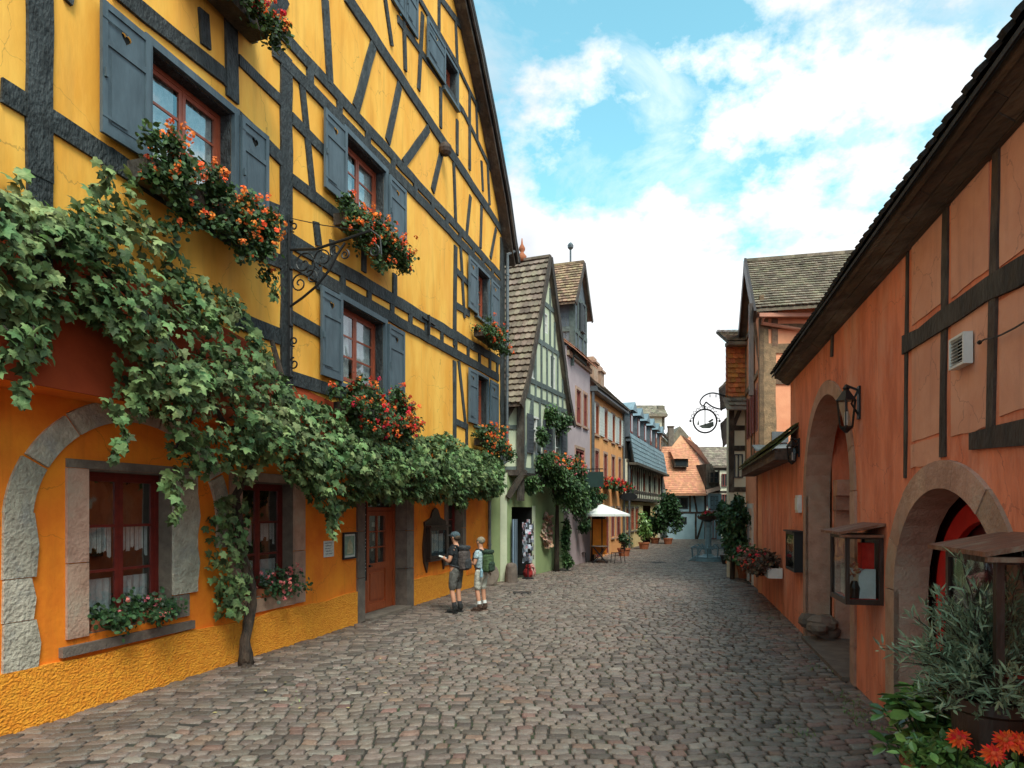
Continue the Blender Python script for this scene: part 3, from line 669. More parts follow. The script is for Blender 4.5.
# trailing tendrils
for x0,y0,ln in ((44,330,1.0),(128,400,.9),(184,470,.8),(338,505,.7),(20,330,.6),(466,490,.6),(150,380,.6),(400,490,.35),(284,288,.3),(112,170,.4)):
    Y,z=U0.px(x0,y0,.55); q=U0.P(Y,.55,z); k=int(ln*42); Q=[]
    ph=R(0,6)
    for i in range(k):
        u=i/k; Q.append(q+Vector((.06*math.sin(u*5+ph),.08*math.sin(u*4),-ln*u*.72))+Vector((R(-.07,.07)*(1-u*.6),R(-.09,.09)*(1-u*.6),0)))
    leaves(m,[tuple(p) for p in Q],.12,T_VINE,out=np.array(U0.n)*.9,up=.3,jit=.45,droop=1.4)
    stems.tube([q+Vector((.06*math.sin(u*5+ph),.08*math.sin(u*4),-ln*u*.72)) for u in np.linspace(0,1,7)],.006,4)
# ivy dress of the trunk
Q=[]
for i in range(330):
    z=R(.75,2.5); w=.22*math.sin(math.pi*min(1,(z-.55)/2.2))+.1
    Q.append(L0.P(10.0+R(-w,w)*1.0,R(.05,.34),z))
leaves(m,[tuple(p) for p in Q],.11,T_VINE,out=np.array(L0.n),up=.3,jit=.5,droop=1.2)
obj('foliage',m,LEAF,gv)
m=MB()
def wig(Y,n,z): return L0.P(Y,n,z)
pts=[wig(10.28,.26,-.04),wig(10.27,.25,.15),wig(10.3,.22,.35),wig(10.42,.2,.6),wig(10.5,.2,.85),wig(10.46,.22,1.1),wig(10.3,.22,1.4),wig(10.22,.2,1.75),wig(10.25,.18,2.1),wig(10.15,.2,2.5),wig(10.2,.5,3.1),U0.P(10.4,.3,3.9),U0.P(10.1,.25,4.8)]
m.tube(pts,[.13,.09,.075,.07,.062,.06,.055,.05,.05,.045,.045,.04,.03],12)
pts2=[p+Vector((.05*math.sin(i*1.3),.06*math.cos(i*1.1),0)) for i,p in enumerate(pts)]
m.tube(pts2,[.09,.06,.05,.045,.04,.045,.035,.04,.035,.03,.03,.03,.02],8)
for k in range(6): m.bar(wig(10.28,.26,.02)+Vector((R(-.05,.05),R(-.05,.05),0)),wig(10.28+R(-.25,.25),.26+R(-.2,.2),-.03),.06)
obj('trunk',m,BARK,gv,smooth=True)
m=stems
def run(pp,r): m.tube([U0.P(*U0.px(x,y,.4)[:1],.3+R(-.05,.05),U0.px(x,y,.4)[1]) for x,y in pp],r,6)
run([(240,430),(262,425),(290,440),(330,455),(370,460),(410,464),(450,468),(500,476)],.03)
run([(240,430),(220,390),(190,350),(150,300),(110,260),(60,240),(0,220)],.035)
run([(220,390),(200,430),(185,460)],.02); run([(290,440),(330,470),(338,500)],.015)
obj('branches',m,BARK,gv,smooth=True)

# ================================================================== iron sign bracket on the post
br=thing('iron_bracket','black wrought iron scroll bracket on the yellow house post','bracket',tuple(U0.P(10.8,.05,6)))
m=MB()
yb=10.78
def bp(n,z,dy=0): return U0.P(yb+dy,.05+n,z)
zt_,zb_=6.95,4.25
m.bar(bp(.02,zb_),bp(.02,zt_),.05,.03)
ztop=6.42
m.tube([bp(.02,ztop-.02),bp(.5,ztop-.06),bp(1.15,ztop+.06),bp(1.45,ztop+.12)],.022,6)
m.tube([bp(.02,5.5),bp(.25,5.62),bp(.5,5.78),bp(.72,6.0),bp(.86,6.22),bp(1.0,6.4)],.02,6)
def scroll(cx_,cz_,r,tu,ph,sg=1,rad=.013,r1=.02):
    pts=[]
    for i in range(int(16*tu)+1):
        u=i/(16*tu); an=ph+sg*u*tu*2*math.pi; rr=r*(1-u)+r1*u; pts.append(bp(cx_+rr*math.cos(an),cz_+rr*math.sin(an)))
    m.tube(pts,rad,5)
scroll(.28,6.15,.22,1.6,-1.2); scroll(.62,6.2,.18,1.5,-2.0,-1); scroll(.2,5.85,.15,1.5,1.2); scroll(.42,5.93,.12,1.4,2.4,-1); scroll(.85,6.3,.1,1.3,-2.4,-1); scroll(1.5,6.22,.1,1.5,1.6,-1); scroll(.1,4.6,.10,1.3,1.57); scroll(.1,6.75,.08,1.3,-1.57,-1)
scroll(1.0,6.22,.08,1.4,1.2,-1); scroll(.1,4.95,.08,1.3,-1.5,-1)
m.tube([bp(1.45,6.54),bp(1.6,6.42),bp(1.62,6.15)],.012,5)
m.tube([bp(.02,6.9),bp(.6,6.72),bp(1.3,6.55)],.008,4)
m.bar(bp(.6,6.36),bp(.6,5.9),.012); 
for z in (4.4,5.2,6.1,6.85): m.ball(bp(.05,z),.035,5)
obj('ironwork',m,IRON,br)

# ================================================================== notices on the wall
def board(name,label,cat,W,Y0,Y1,z0,z1,n,fm,fw=.03,face=PAP,th=.03,extra=None,group=None):
    t=thing(name,label,cat,tuple(W.P((Y0+Y1)/2,n,(z0+z1)/2)),group)
    m=MB(); a,b=min(Y0,Y1),max(Y0,Y1)
    for q in ((a,a+fw,z0,z1),(b-fw,b,z0,z1),(a+fw,b-fw,z0,z0+fw),(a+fw,b-fw,z1-fw,z1)): W.box(m,*q,n,n+th)
    obj('frame',m,fm,t); m=MB(); W.box(m,a+fw,b-fw,z0+fw,z1-fw,n,n+th*.5); obj('sheet',m,face,t)
    if extra: extra(t,W,a+fw,b-fw,z0+fw,z1-fw,n+th*.5)
    return t
INK=M('dark print',(.03,.03,.035),bump=0,rough=.8); CHK=M('white chalk',(.65,.65,.62),bump=0,rough=.95)
def lines(mat,rows,w=.7,h=.012,name='print'):
    def f(t,W,a,b,c,d,n):
        m=MB()
        for i in range(rows):
            z=d-(d-c)*(i+.7)/(rows+.5); y=a+(b-a)*(1-w)/2*R(.4,1.4); e=b-(b-a)*(1-w)/2*R(.5,2.2)
            while y<e:
                l=R(.015,.05); W.box(m,y,min(y+l,e),z,z+h,n+.001,n+.003); y+=l+.012
        obj(name,m,mat,t)
    return f
def picture(t,W,a,b,c,d,n):
    m=MB(); W.box(m,a+.03,b-.03,c+.04,d-.04,n,n+.003); obj('mat_board',m,M('sage mat',(.25,.33,.25),(.16,.22,.17),nscale=9,bump=0),t)
    m=MB(); W.prism(m,[(a+.10,c+.07),(b-.08,c+.07),(b-.11,d-.20),((a+b)/2,d-.10),(a+.13,d-.2)],n+.003,n+.005); obj('picture_shape',m,M('cream print',(.5,.45,.3),(.3,.25,.15),nscale=12,bump=0),t)
YA,zA=L0.px(323,557); YB,zB=L0.px(333,544)
board('wall_notice','small white paper notice pinned beside the framed picture on the orange wall','notice',L0,YA,YB,1.42,1.72,.01,WHT,fw=.01,th=.01,extra=lines(INK,5))
YA,_=L0.px(341.5,550); YB,_=L0.px(354.5,550)
board('framed_picture','black framed picture hanging near the door on the orange wall','picture',L0,YA,YB,1.33,1.86,.02,IRON,fw=.035,extra=picture)
CHB=M('blackboard slate',(.02,.022,.022),bump=.1,rough=.8)
board('menu_blackboard','tall narrow blackboard menu standing in the door recess','blackboard',L0,13.98+.16,14.62,.75,2.5,-.2,RWOOD,fw=.035,face=CHB,extra=lines(CHK,22,w=.85,h=.016,name='chalk_writing'))
# ornate menu cabinet
mc=thing('menu_cabinet','ornate carved dark wood menu case hanging where the hikers read','menu case',tuple(L0.P(17.6,.1,1.6)))
m=MB(); y0,y1=17.05,18.35; cY=(y0+y1)/2
L0.prism(m,[(y0-.05,1.0),(y0+.12,.72),(y0+.2,1.0),(y1-.2,1.0),(y1-.12,.72),(y1+.05,1.0),(y1+.1,1.4),(y1,1.85),(y1+.03,2.0),(cY+.3,2.1),(cY+.15,2.3),(cY,2.36),(cY-.15,2.3),(cY-.3,2.1),(y0-.03,2.0),(y0,1.85),(y0-.1,1.4)],.005,.05)
for q in ((y0+.1,y0+.18,1.05,1.85),(y1-.18,y1-.1,1.05,1.85),(y0+.18,y1-.18,1.05,1.13),(y0+.18,y1-.18,1.77,1.85)): L0.box(m,*q,.05,.14)
L0.box(m,y0+.02,y1-.02,1.86,1.91,.05,.2); L0.box(m,y0+.04,y1-.04,1.0,1.045,.05,.17)
obj('case',m,DWOOD,mc)
m=MB()
for k in range(3): L0.box(m,y0+.22+k*.3,y0+.48+k*.3,1.2+.04*(k%2),1.68,.052,.056)
obj('menu_sheet',m,PAP,mc)
m=MB(); L0.box(m,y0+.18,y1-.18,1.13,1.77,.11,.114); obj('pane',m,GLASS,mc)
# millstone and bollard
ms=MB(); Ym=20.9; c0=L0.P(20.9,.35,.33)
prof_=[]
nn=Vector((.35,-.92,.1)).normalized(); aa=nn.orthogonal().normalized(); bb=nn.cross(aa)
vs=[]; fs=[]
for k,(r,o_) in enumerate(((.0,-.07),(.30,-.07),(.345,-.05),(.345,.05),(.30,.07),(.08,.07),(.07,.02),(0,.02))):
    for j in range(24): 
        a_=2*math.pi*j/24; vs.append(c0+(aa*math.cos(a_)+bb*math.sin(a_))*r+nn*o_)
fs=[(k*24+j,k*24+(j+1)%24,(k+1)*24+(j+1)%24,(k+1)*24+j) for k in range(7) for j in range(24)]
ms.add(vs,fs,.5); tag(obj('millstone',ms,STG,loc=tuple(c0)),'round grindstone leaning at the corner of the orange house','grindstone')
b_=MB(); b_.lathe((-.02,21.75,0),[(.20,-.02),(.2,.3),(.18,.5),(.15,.58),(.06,.62)],12); tag(obj('corner_stone',b_,STG,smooth=False,loc=(-.02,21.75,0)),'squat pale guard stone at the green house corner','guard stone')
# ================================================================== terracotta house (other side)
T_='terracotta_house'
rh=thing(T_,'low terracotta plastered house with two stone arches and deep wooden eaves','house',tuple(R1.P(8,-.1,0)))
p1=(10.68,1.62,2.55)      # portal: centre Y, inner half width, springing z
p2=(6.02,1.27,1.45)
def archpts(cy,cz,r,rise,k=18,base=0):
    pts=[(cy-r/R1.k,base)]+[(cy+r/R1.k*math.cos(a),cz+r*rise*math.sin(a)) for a in np.linspace(math.pi,0,k)]+[(cy+r/R1.k,base)]
    return pts
m=MB(); R1.poly(m,rect(1.5,14.05,0,5.0),[archpts(p1[0],p1[2],p1[1],.95,base=.001),archpts(p2[0],p2[2],p2[1],.82,base=.001)],t=.5)
# second paler panel skins sit between the timbers
obj('front_wall',m,TER,rh)
m=MB()
for Y0,Y1,z0,z1 in ((5.93,6.77,2.98,3.93),(5.10,5.80,2.92,3.92),(3.4,4.93,2.98,3.80),(5.95,6.77,4.12,4.93),(5.1,5.8,4.1,4.93),(3.4,4.93,4.05,4.93),(6.03,6.8,2.72,2.95)):
    k=6; pts=[(Y0+(Y1-Y0)*i/k,z0+R(-.008,.008)) for i in range(k+1)]+[(Y1-(Y1-Y0)*i/k,z1+R(-.008,.008)) for i in range(k+1)]
    R1.prism(m,pts,.001,.009,t=.5)
obj('panel_infill',m,TERP,rh)
# side/back walls
m=MB(); A=R1.P(14.05,0,0); B=A+Vector((7,-1.7,0)); C_=R1.P(1.5,0,0); D=C_+Vector((7,-1.7,0))
for p,q in ((A,B),(C_,D),(B,D)): m.add([(p.x,p.y,0),(q.x,q.y,0),(q.x,q.y,5),(p.x,p.y,5)],[(0,1,2,3)],.5)
m.add([(A.x,A.y,4.88),(B.x,B.y,4.88),(D.x,D.y,4.88),(C_.x,C_.y,4.88)],[(0,1,2,3)],.5); obj('side_wall',m,TER,rh)
m=MB(); 
R1.beams(m,[(908.5,243,906,478,.075),(947,203,944,457,.125),(1000,118,992,430,.10)],n0=-.02,n1=.014,wob=.28)
for (q0,q1,w_) in (((7.0,3.98),(3.2,3.86),.17),((5.40,2.83),(3.2,2.80),.15)): R1.beam(m,q0,q1,w_,n0=-.02,n1=.02,wob=.3)
R1.beam(m,(10.2,4.98),(10.25,4.6),.12,n0=-.02,n1=.02)
obj('timber_frame',m,TIMB,rh)
# eaves: two inclined boards, tile lip, roof
m=MB()
def eb(n0,z0,n1,z1,th=.03,Y0=2.0,Y1=14.3,k=5):
    cuts=[Y0]+sorted(R(Y0,Y1) for _ in range(k-1))+[Y1]
    for a,b in zip(cuts[:-1],cuts[1:]):
        j=R(-.006,.006); m.hexa([R1.P(a+.004,n0,z0+j),R1.P(b-.004,n0,z0+j),R1.P(b-.004,n1,z1+j),R1.P(a+.004,n1,z1+j),R1.P(a+.004,n0,z0+th+j),R1.P(b-.004,n0,z0+th+j),R1.P(b-.004,n1,z1+th+j),R1.P(a+.004,n1,z1+th+j)])
eb(.0,4.90,.05,4.91,.07); eb(.055,4.92,.15,4.99); eb(.158,5.0,.245,5.06); eb(.25,5.05,.28,5.07,.06)
obj('eaves_boards',m,SOF,rh)
def lean(W,Y0,Y1,n0,z0,depth,pitch,mat,parent,tw=.17,th=.15,thick=.018,name='roof',ends=True,over=.0,round_=False):
    """slope rising from the eave line (n0,z0) back over the house"""
    p0=W.P(Y0,n0,z0); ud=W.d; vd=(-W.n*math.cos(pitch)+Vector((0,0,math.sin(pitch)))).normalized()
    m=MB(); ul=(Y1-Y0)*W.k; q=vd*depth; nn=Vector((0,0,-.05))
    a,b,c,d=p0+nn,p0+ud*ul+nn,p0+ud*ul+q+nn,p0+q+nn
    m.hexa([a,b,c,d,a-nn*.8,b-nn*.8,c-nn*.8,d-nn*.8],t=.3)
    tiles(m,p0,ud,vd,ul,depth,tw,th,thick,round_=round_,wav=.01)
    return obj(name,m,mat,parent)
lean(R1,1.5,14.35,.33,5.13,6,math.radians(42),TILD,rh,tw=.18,th=.3,thick=.035,round_=True)
# portal with deep stone reveal and vaulted passage
m=MB()
arch_ring(m,R1,p1[0],p1[2],p1[1],p1[1]+.23,.95,0,math.pi,9,-.02,.025,gap=.004)
for s_ in (1,-1):
    z=0
    for h in (.5,.62,.55,.88):
        Ya=p1[0]+s_*p1[1]/R1.k; Yb=Ya+s_*R(.20,.26); R1.box(m,min(Ya,Yb),max(Ya,Yb),z+.004,z+h-.004,-.02,.025+R(0,.01)); z+=h
# reveal: extruded inner surface, .5 m deep
ap=archpts(p1[0],p1[2],p1[1],.95,k=14)
vs=[]; 
for n in (.024,-.38): vs+=[R1.P(Y,n,z) for Y,z in ap]
k=len(ap); m.add(vs,[(i,i+1,i+1+k,i+k) for i in range(k-1)],.6)
obj('portal_stone',m,STP,rh)
# passage behind, orange walls
m=MB(); Yn,Yf=p1[0]-p1[1]/R1.k-.02,p1[0]+p1[1]/R1.k-.12
def q_(Y,n,z): return R1.P(Y,n,z)
m.add([q_(Yf,-.385,0),q_(Yf,-.95,0),q_(Yf,-.95,4.3),q_(Yf,-.385,4.3)],[(0,1,2,3)],.5)
m.add([q_(Yn-.3,-.385,0),q_(Yn-.3,-.95,0),q_(Yn-.3,-.95,4.3),q_(Yn-.3,-.385,4.3)],[(0,1,2,3)],.5)
m.add([q_(Yf,-.95,0),q_(Yn-.3,-.95,0),q_(Yn-.3,-.95,4.3),q_(Yf,-.95,4.3)],[(0,1,2,3)],.5)
m.add([q_(Yf,-.385,4.3),q_(Yn-.3,-.385,4.3),q_(Yn-.3,-.95,4.3),q_(Yf,-.95,4.3)],[(0,1,2,3)],.5)
obj('passage_wall',m,TER,rh)
m=MB(); R1.box(m,Yf-.32,Yf-.01,2.55,2.82,-.9,-.40); R1.box(m,Yf-.22,Yf-.01,2.30,2.55,-.85,-.40); R1.box(m,Yf-.10,Yf-.005,0,2.3,-.8,-.42); obj('corbel',m,STP,rh)
m=MB(); R1.box(m,Yn+.05,Yf,0,.06,-.9,.12); R1.box(m,Yn+.1,Yf,.0,.14,-1.6,-.9); obj('threshold',m,STG,rh)
# lower stone heap at the far jamb
m=MB()
for i in range(7): m.ball(R1.P(12.1+R(-.35,.2),R(-.35,.0),.12+R(0,.25)),.2,5,(R(.8,1.3),R(.8,1.2),.7),jit=.12)
obj('foundation_stones',m,STG,rh)
# second arch
m=MB(); arch_ring(m,R1,p2[0],p2[2],p2[1],p2[1]+.30,.82,0,math.pi,7,-.02,.03,gap=.003)
for s_ in (1,-1):
    Ya=p2[0]+s_*p2[1]/R1.k; Yb=Ya+s_*.29; R1.box(m,min(Ya,Yb),max(Ya,Yb),.0,1.44,-.02,.032)
ap=archpts(p2[0],p2[2],p2[1],.82,k=14); vs=[]
for n in (.028,-.30): vs+=[R1.P(Y,n,z) for Y,z in ap]
k=len(ap); m.add(vs,[(i,i+1,i+1+k,i+k) for i in range(k-1)],.6)
obj('door_arch',m,STP,rh)
OXB=M('oxblood door paint',(.10,.008,.008),(.06,.006,.006),nscale=5,bump=.1,rough=.4); SCA=M('scarlet door paint',(.62,.012,.008),(.5,.01,.006),nscale=5,bump=.05,rough=.4)
m=MB(); R1.prism(m,archpts(p2[0],p2[2],p2[1]+.35,.82),-.50,-.44,t=.4)
for i in range(6): Yp=p2[0]-1.0+i*.4; R1.box(m,Yp,Yp+.06,.05,2.0,-.438,-.41)
obj('door',m,OXB,rh)
m=MB(); 
pts=[(p2[0]+1.17/R1.k*math.cos(a),p2[2]+1.17*.82*math.sin(a)) for a in np.linspace(-.0,math.pi*.8,18)]; pin=[(p2[0]+.92/R1.k*math.cos(a),p2[2]+.90*.84*math.sin(a)) for a in np.linspace(math.pi*.8,0,18)]
R1.prism(m,[(pts[0][0],.0)]+pts+pin+[(pin[-1][0],.0)],-.40,-.34,t=.4); obj('door_frame',m,SCA,rh)
# doorsill
m=MB(); R1.box(m,p2[0]-1.2,p2[0]+1.2,0,.1,-.6,.05); obj('doorstep',m,STP,rh)
# dark gutter strip of slabs along the wall foot
# ---------------- low wall with mossy coping
lw=thing('garden_wall','lower terracotta wall with a mossy tiled coping beyond the portal','wall',tuple(R1.P(17,-.1,0)))
m=MB(); R1.box(m,14.06,20.1,0,3.45,-.35,.0,t=.5); obj('wall',m,TER,lw)
m=MB(); R1.box(m,13.2,20.0,3.28,3.50,.06,.42); R1.box(m,13.2,20.0,3.40,3.5,0,.06); obj('coping_board',m,SOF,lw)
o=lean(R1,13.1,20.1,.50,3.50,.95,math.radians(40),M('heavily mossed tile',(.13,.12,.085),(.06,.09,.025),nscale=3,bump=.8,rough=1,tint=.4,col3=(.10,.14,.03)),lw,tw=.18,th=.17,thick=.03,name='coping_tiles',round_=True)
# ---------------- wall lanterns
def lantern(label,W,Y,z,s,lit=False):
    t=thing('wall_lantern',label,'lantern',tuple(W.P(Y,.1,z)),'black wall lanterns on the terracotta house')
    c=W.P(Y,.16*s,z); m=MB()
    m.bar(W.P(Y,.0,z+.28*s),W.P(Y,.17*s,z+.36*s),.025*s); m.tube([W.P(Y,.005,z-.05*s),W.P(Y,.1*s,z+.12*s),W.P(Y,.02,z+.3*s)],.014*s,5); W.box(m,Y-.05*s,Y+.05*s,z-.08*s,z+.34*s,.003,.025)
    m.lathe(c+Vector((0,0,.16*s)),[(.135*s,0),(.12*s,.02*s),(.05*s,.12*s),(.035*s,.14*s),(.05*s,.16*s),(.012*s,.21*s)],6)
    m.lathe(c+Vector((0,0,-.19*s)),[(.02*s,-.06*s),(.05*s,-.03*s),(.085*s,0),(.085*s,.02*s)],6)
    for k in range(6):
        a=2*math.pi*k/6; d=Vector((math.cos(a),math.sin(a),0)); m.bar(c+d*.082*s+Vector((0,0,-.18*s)),c+d*.12*s+Vector((0,0,.17*s)),.014*s)
    obj('lantern_frame',m,IRON,t)
    m=MB(); m.lathe(c+Vector((0,0,-.17*s)),[(.074*s,0),(.108*s,.33*s)],6); obj('lantern_glass',m,GLASS,t)
    m=MB(); m.tube([c+Vector((0,0,-.15*s)),c+Vector((0,0,.02*s))],.022*s,6); obj('bulb_holder',m,WHT,t)
lantern('six sided black lantern between the two stone arches',R1,8.72,3.54,1.0)
lantern('small black lantern hanging beside the mossy coping',R1,13.0,3.38,.85)
# vent
vt=thing('wall_vent','white louvred vent high on the terracotta wall between timbers','vent',tuple(R1.P(5.55,.06,3.6)))
m=MB(); y0,y1,z0,z1=5.33,5.62,3.45,3.70
R1.box(m,y0,y0+.02,z0,z1,.022,.09); R1.box(m,y1-.02,y1,z0,z1,.022,.09); R1.box(m,y0+.02,y1-.02,z0,z0+.02,.022,.09); R1.box(m,y0+.02,y1-.02,z1-.02,z1,.022,.09)
obj('vent_frame',m,WHT,vt); m=MB()
for i in range(8):
    z=z0+.03+i*.026; m.hexa([R1.P(y0+.02,.085,z),R1.P(y1-.02,.085,z),R1.P(y1-.02,.05,z+.018),R1.P(y0+.02,.05,z+.018),R1.P(y0+.02,.085,z+.004),R1.P(y1-.02,.085,z+.004),R1.P(y1-.02,.05,z+.022),R1.P(y0+.02,.05,z+.022)])
obj('louvre',m,WHT,vt); m=MB(); R1.box(m,y0+.02,y1-.02,z0+.02,z1-.02,.022,.03); obj('duct',m,DARK,vt)
# cable
m=MB(); pts=[R1.P(*R1.px(x,y),.03) if False else R1.P(R1.px(x,y)[0],.05,R1.px(x,y)[1]) for x,y in ((987,342),(992,339),(1000,338),(1010,334),(1024,327),(1060,305))]
m.tube(pts,.007,5); m.ball(pts[0],.018,4); tag(obj('wall_cable',m,IRON,loc=tuple(pts[0])),'thin dark cable sagging across the terracotta wall near the vent','cable')
# alarm box, menu box
m=MB(); R1.box(m,12.75,13.05,2.25,2.58,.003,.07); R1.box(m,12.78,13.02,2.3,2.53,.07,.085); tag(obj('bell_box',m,WHT,loc=tuple(R1.P(12.9,.03,2.4))),'small white box fixed high on the wall beside the portal','box')
mb_=thing('menu_box','black glazed menu box with paper cards beside the portal','menu case',tuple(R1.P(13.2,.1,1.5)))
m=MB(); y0,y1,z0,z1=12.62,13.62,1.14,1.88
R1.box(m,y0,y1,z0,z1,.003,.03); 
for q in ((y0,y0+.05,z0,z1),(y1-.05,y1,z0,z1),(y0+.05,y1-.05,z0,z0+.05),(y0+.05,y1-.05,z1-.05,z1)): R1.box(m,*q,.03,.16)
R1.box(m,y0-.04,y1+.04,z1,z1+.03,.003,.2); obj('case',m,IRON,mb_)
m=MB(); R1.box(m,y0+.12,y0+.48,z0+.1,z1-.1,.033,.037); R1.box(m,y0+.53,y1-.1,z0+.12,z1-.1,.033,.037); obj('menu_sheet',m,PAP,mb_)
m=MB(); R1.box(m,y0+.05,y1-.05,z0+.05,z1-.05,.15,.154); obj('pane',m,GLASS,mb_)
# display cases
VEL=M('red velvet lining',(.75,.03,.015),(.6,.02,.01),nscale=12,bump=.2,rough=.9)
def showcase(label,dY,full=True):
    Y0,Y1,z0,z1,dp=7.70+dY,8.48+dY,1.22,2.02,.40
    t=thing('display_case',label,'display case',tuple(R1.P((Y0+Y1)/2,dp/2,z0)),'wooden display cases on the terracotta wall')
    m=MB(); e=.045
    for Y in (Y0,Y1-e):
        R1.box(m,Y,Y+e,z0,z1,dp-e,dp); R1.box(m,Y,Y+e,z0,z1,.003,.003+e)
        R1.box(m,Y,Y+e,z0,z0+.06,e,dp-e); R1.box(m,Y,Y+e,z1-.05,z1,e,dp-e)
    R1.box(m,Y0+e,Y1-e,z0,z0+.06,dp-e,dp); R1.box(m,Y0+e,Y1-e,z1-.05,z1,dp-e,dp); R1.box(m,Y0+e,Y1-e,z0,z0+.03,.003,dp-e)
    R1.box(m,Y0+e,Y1-e,z0,z1,.003,.02); R1.box(m,Y0+e,Y1-e,z1-.02,z1-.001,.02,dp-e)
    obj('case',m,DWOOD,t)
    m=MB(); m.hexa([R1.P(Y0-.08,-.0+.003,z1+.10),R1.P(Y1+.08,.003,z1+.10),R1.P(Y1+.08,dp+.09,z1-.0),R1.P(Y0-.08,dp+.09,z1-.0),R1.P(Y0-.08,.003,z1+.13),R1.P(Y1+.08,.003,z1+.13),R1.P(Y1+.08,dp+.09,z1+.03),R1.P(Y0-.08,dp+.09,z1+.03)])
    R1.box(m,Y0-.085,Y0-.05,z1-.03,z1+.0,.02,dp+.08); obj('case_roof',m,M('weathered red brown board',(.22,.075,.035),(.12,.04,.02),nscale=6,bump=.4,rough=.6,stretch=(1,4,1),col3=(.25,.17,.12)),t)
    m=MB(); R1.box(m,Y0+e,Y1-e,z0+.06,z1-.05,dp-.02,dp-.016); R1.box(m,Y0+.018,Y0+.022,z0+.06,z1-.05,e,dp-e); R1.box(m,Y1-.022,Y1-.018,z0+.06,z1-.05,e,dp-e); obj('pane',m,GLASS,t)
    m=MB(); R1.box(m,Y0+.06,Y1-.05,z0+.03,z0+.06,.03,dp-.05); obj('velvet_base',m,VEL,t)
    if full:
        m=MB(); R1.box(m,Y0+.1,Y0+.32,z0+.062,z0+.40,.06,.24); tag(obj('white_box',m,WHT,loc=tuple(R1.P(Y0+.2,.15,z0))),'plain white carton inside the glazed display case','carton')
        m=MB(); R1.box(m,Y0+.12,Y0+.3,z0+.402,z0+.70,.07,.2); tag(obj('red_box',m,VEL,loc=tuple(R1.P(Y0+.2,.13,z0+.4))),'bright red package on top of the white carton','package')
        m=MB(); R1.box(m,Y0+.5,Y0+.68,z0+.062,z0+.42,.1,.3); tag(obj('cream_box',m,PAP,loc=tuple(R1.P(Y0+.6,.2,z0))),'printed cream carton at the street side of the display case','carton')
        m=MB(); c=R1.P(Y0+.12,.28,z0+.062); m.lathe(c,[(.05,0),(.06,.12),(.03,.2)],10); v=obj; 
        fl=thing('dried_flower_vase','little vase of dried yellow and red flowers in the display case','vase',tuple(c)); obj('vase',m,DWOOD,fl)
        m=MB(); C=[c+Vector((R(-.05,.05),R(-.05,.05),.25+R(0,.14))) for _ in range(12)]; blossoms(m,[tuple(x) for x in C],.03,.03,6); leaves(m,[tuple(x) for x in C],.09,T_NARR,up=1,droop=-1); obj('blossoms',m,M('dried straw flowers',(.7,.4,.2),(.6,.15,.1),nscale=20,bump=0,tint=.4),fl)
    return t
showcase('glazed wooden display case with red velvet between the two arches',0)
showcase('glazed wooden display case behind the olive shrub, roof board jutting over the arched door',-3.68,False)

# ================================================================== plants at the door
op=thing('olive_shrub','grey green olive shrub with narrow leaves in front of the red door','shrub',(3.12,4.42,0))
m=MB(); m.lathe((3.12,4.42,0),[(.17,0),(.19,.05),(.24,1.0),(.26,1.02),(.26,1.09),(.22,1.09),(.2,1.0)],20); obj('pot',m,DWOOD,op)
m=MB(); br_=MB(); P_=[];tp=[]
for i in range(165):
    a=R(0,2*math.pi); el=R(.12,1.45); L_=R(.32,.68) if i>8 else R(.6,.9); d=Vector((math.cos(a)*math.cos(el),math.sin(a)*math.cos(el),math.sin(el))); q=Vector((3.12,4.42,1.16)); pts=[]
    if d.x>0: d.x*=.4
    for k in range(9):
        u=k/8; p=q+d*L_*u+Vector((0,0,-.22*u*u*(1-math.sin(el))))+Vector((R(-.015,.015),R(-.015,.015),0)); pts.append(p)
        if k>1:
            for _ in range(7): P_.append(tuple(p+Vector((R(-.03,.03),R(-.03,.03),R(-.03,.03))))); tp.append(tuple(d+Vector((R(-.8,.8),R(-.8,.8),R(-.2,.8)))))
    br_.tube(pts,[.009*(1-.7*k/8) for k in range(9)],5)
leaves(m,P_,.085,T_NARR,up=.6,jit=.7,tips=np.array(tp)); obj('foliage',m,LEAFO,op); obj('branches',br_,BARK,op)
T_WIDE=(np.array([(0,0,0),(.2,.2,.05),(.33,.55,.07),(.2,.88,.02),(0,1,-.05),(-.2,.88,.02),(-.33,.55,.07),(-.2,.2,.05),(0,.5,-.03)],float),[(0,1,8),(1,2,8),(2,3,8),(3,4,8),(4,5,8),(5,6,8),(6,7,8),(7,0,8)])
mp_=thing('broadleaf_plant','potted plant with glossy broad leaves at the corner of the arched door','plant',(3.12,4.9,0))
m=MB(); m.lathe((3.12,4.9,0),[(.2,0),(.24,.04),(.27,.42),(.3,.45),(.3,.5),(.25,.5),(.23,.42)],20); obj('pot',m,TCOT,mp_)
m=MB(); P_=[]; tp=[]; st=MB()
for i in range(80):
    a=R(0,2*math.pi); r=R(.03,.42); h=R(.74,1.12)-r*.45; c=Vector((3.12+math.cos(a)*r,4.9+math.sin(a)*r,h)); st.tube([(3.12+math.cos(a)*r*.2,4.9+math.sin(a)*r*.2,.45),(3.12+math.cos(a)*r*.7,4.9+math.sin(a)*r*.7,h-.2),tuple(c)],.006,4)
    for k in range(7):
        b=k*2.4+R(-.2,.2); dd=Vector((math.cos(b),math.sin(b),R(.0,.6))); P_.append(tuple(c+Vector((0,0,-.012*k)))); tp.append(tuple(dd))
leaves(m,P_,.13,T_WIDE,up=1.0,jit=.25,tips=np.array(tp)); obj('foliage',m,LEAFM,mp_); obj('stems',st,LEAFD,mp_)
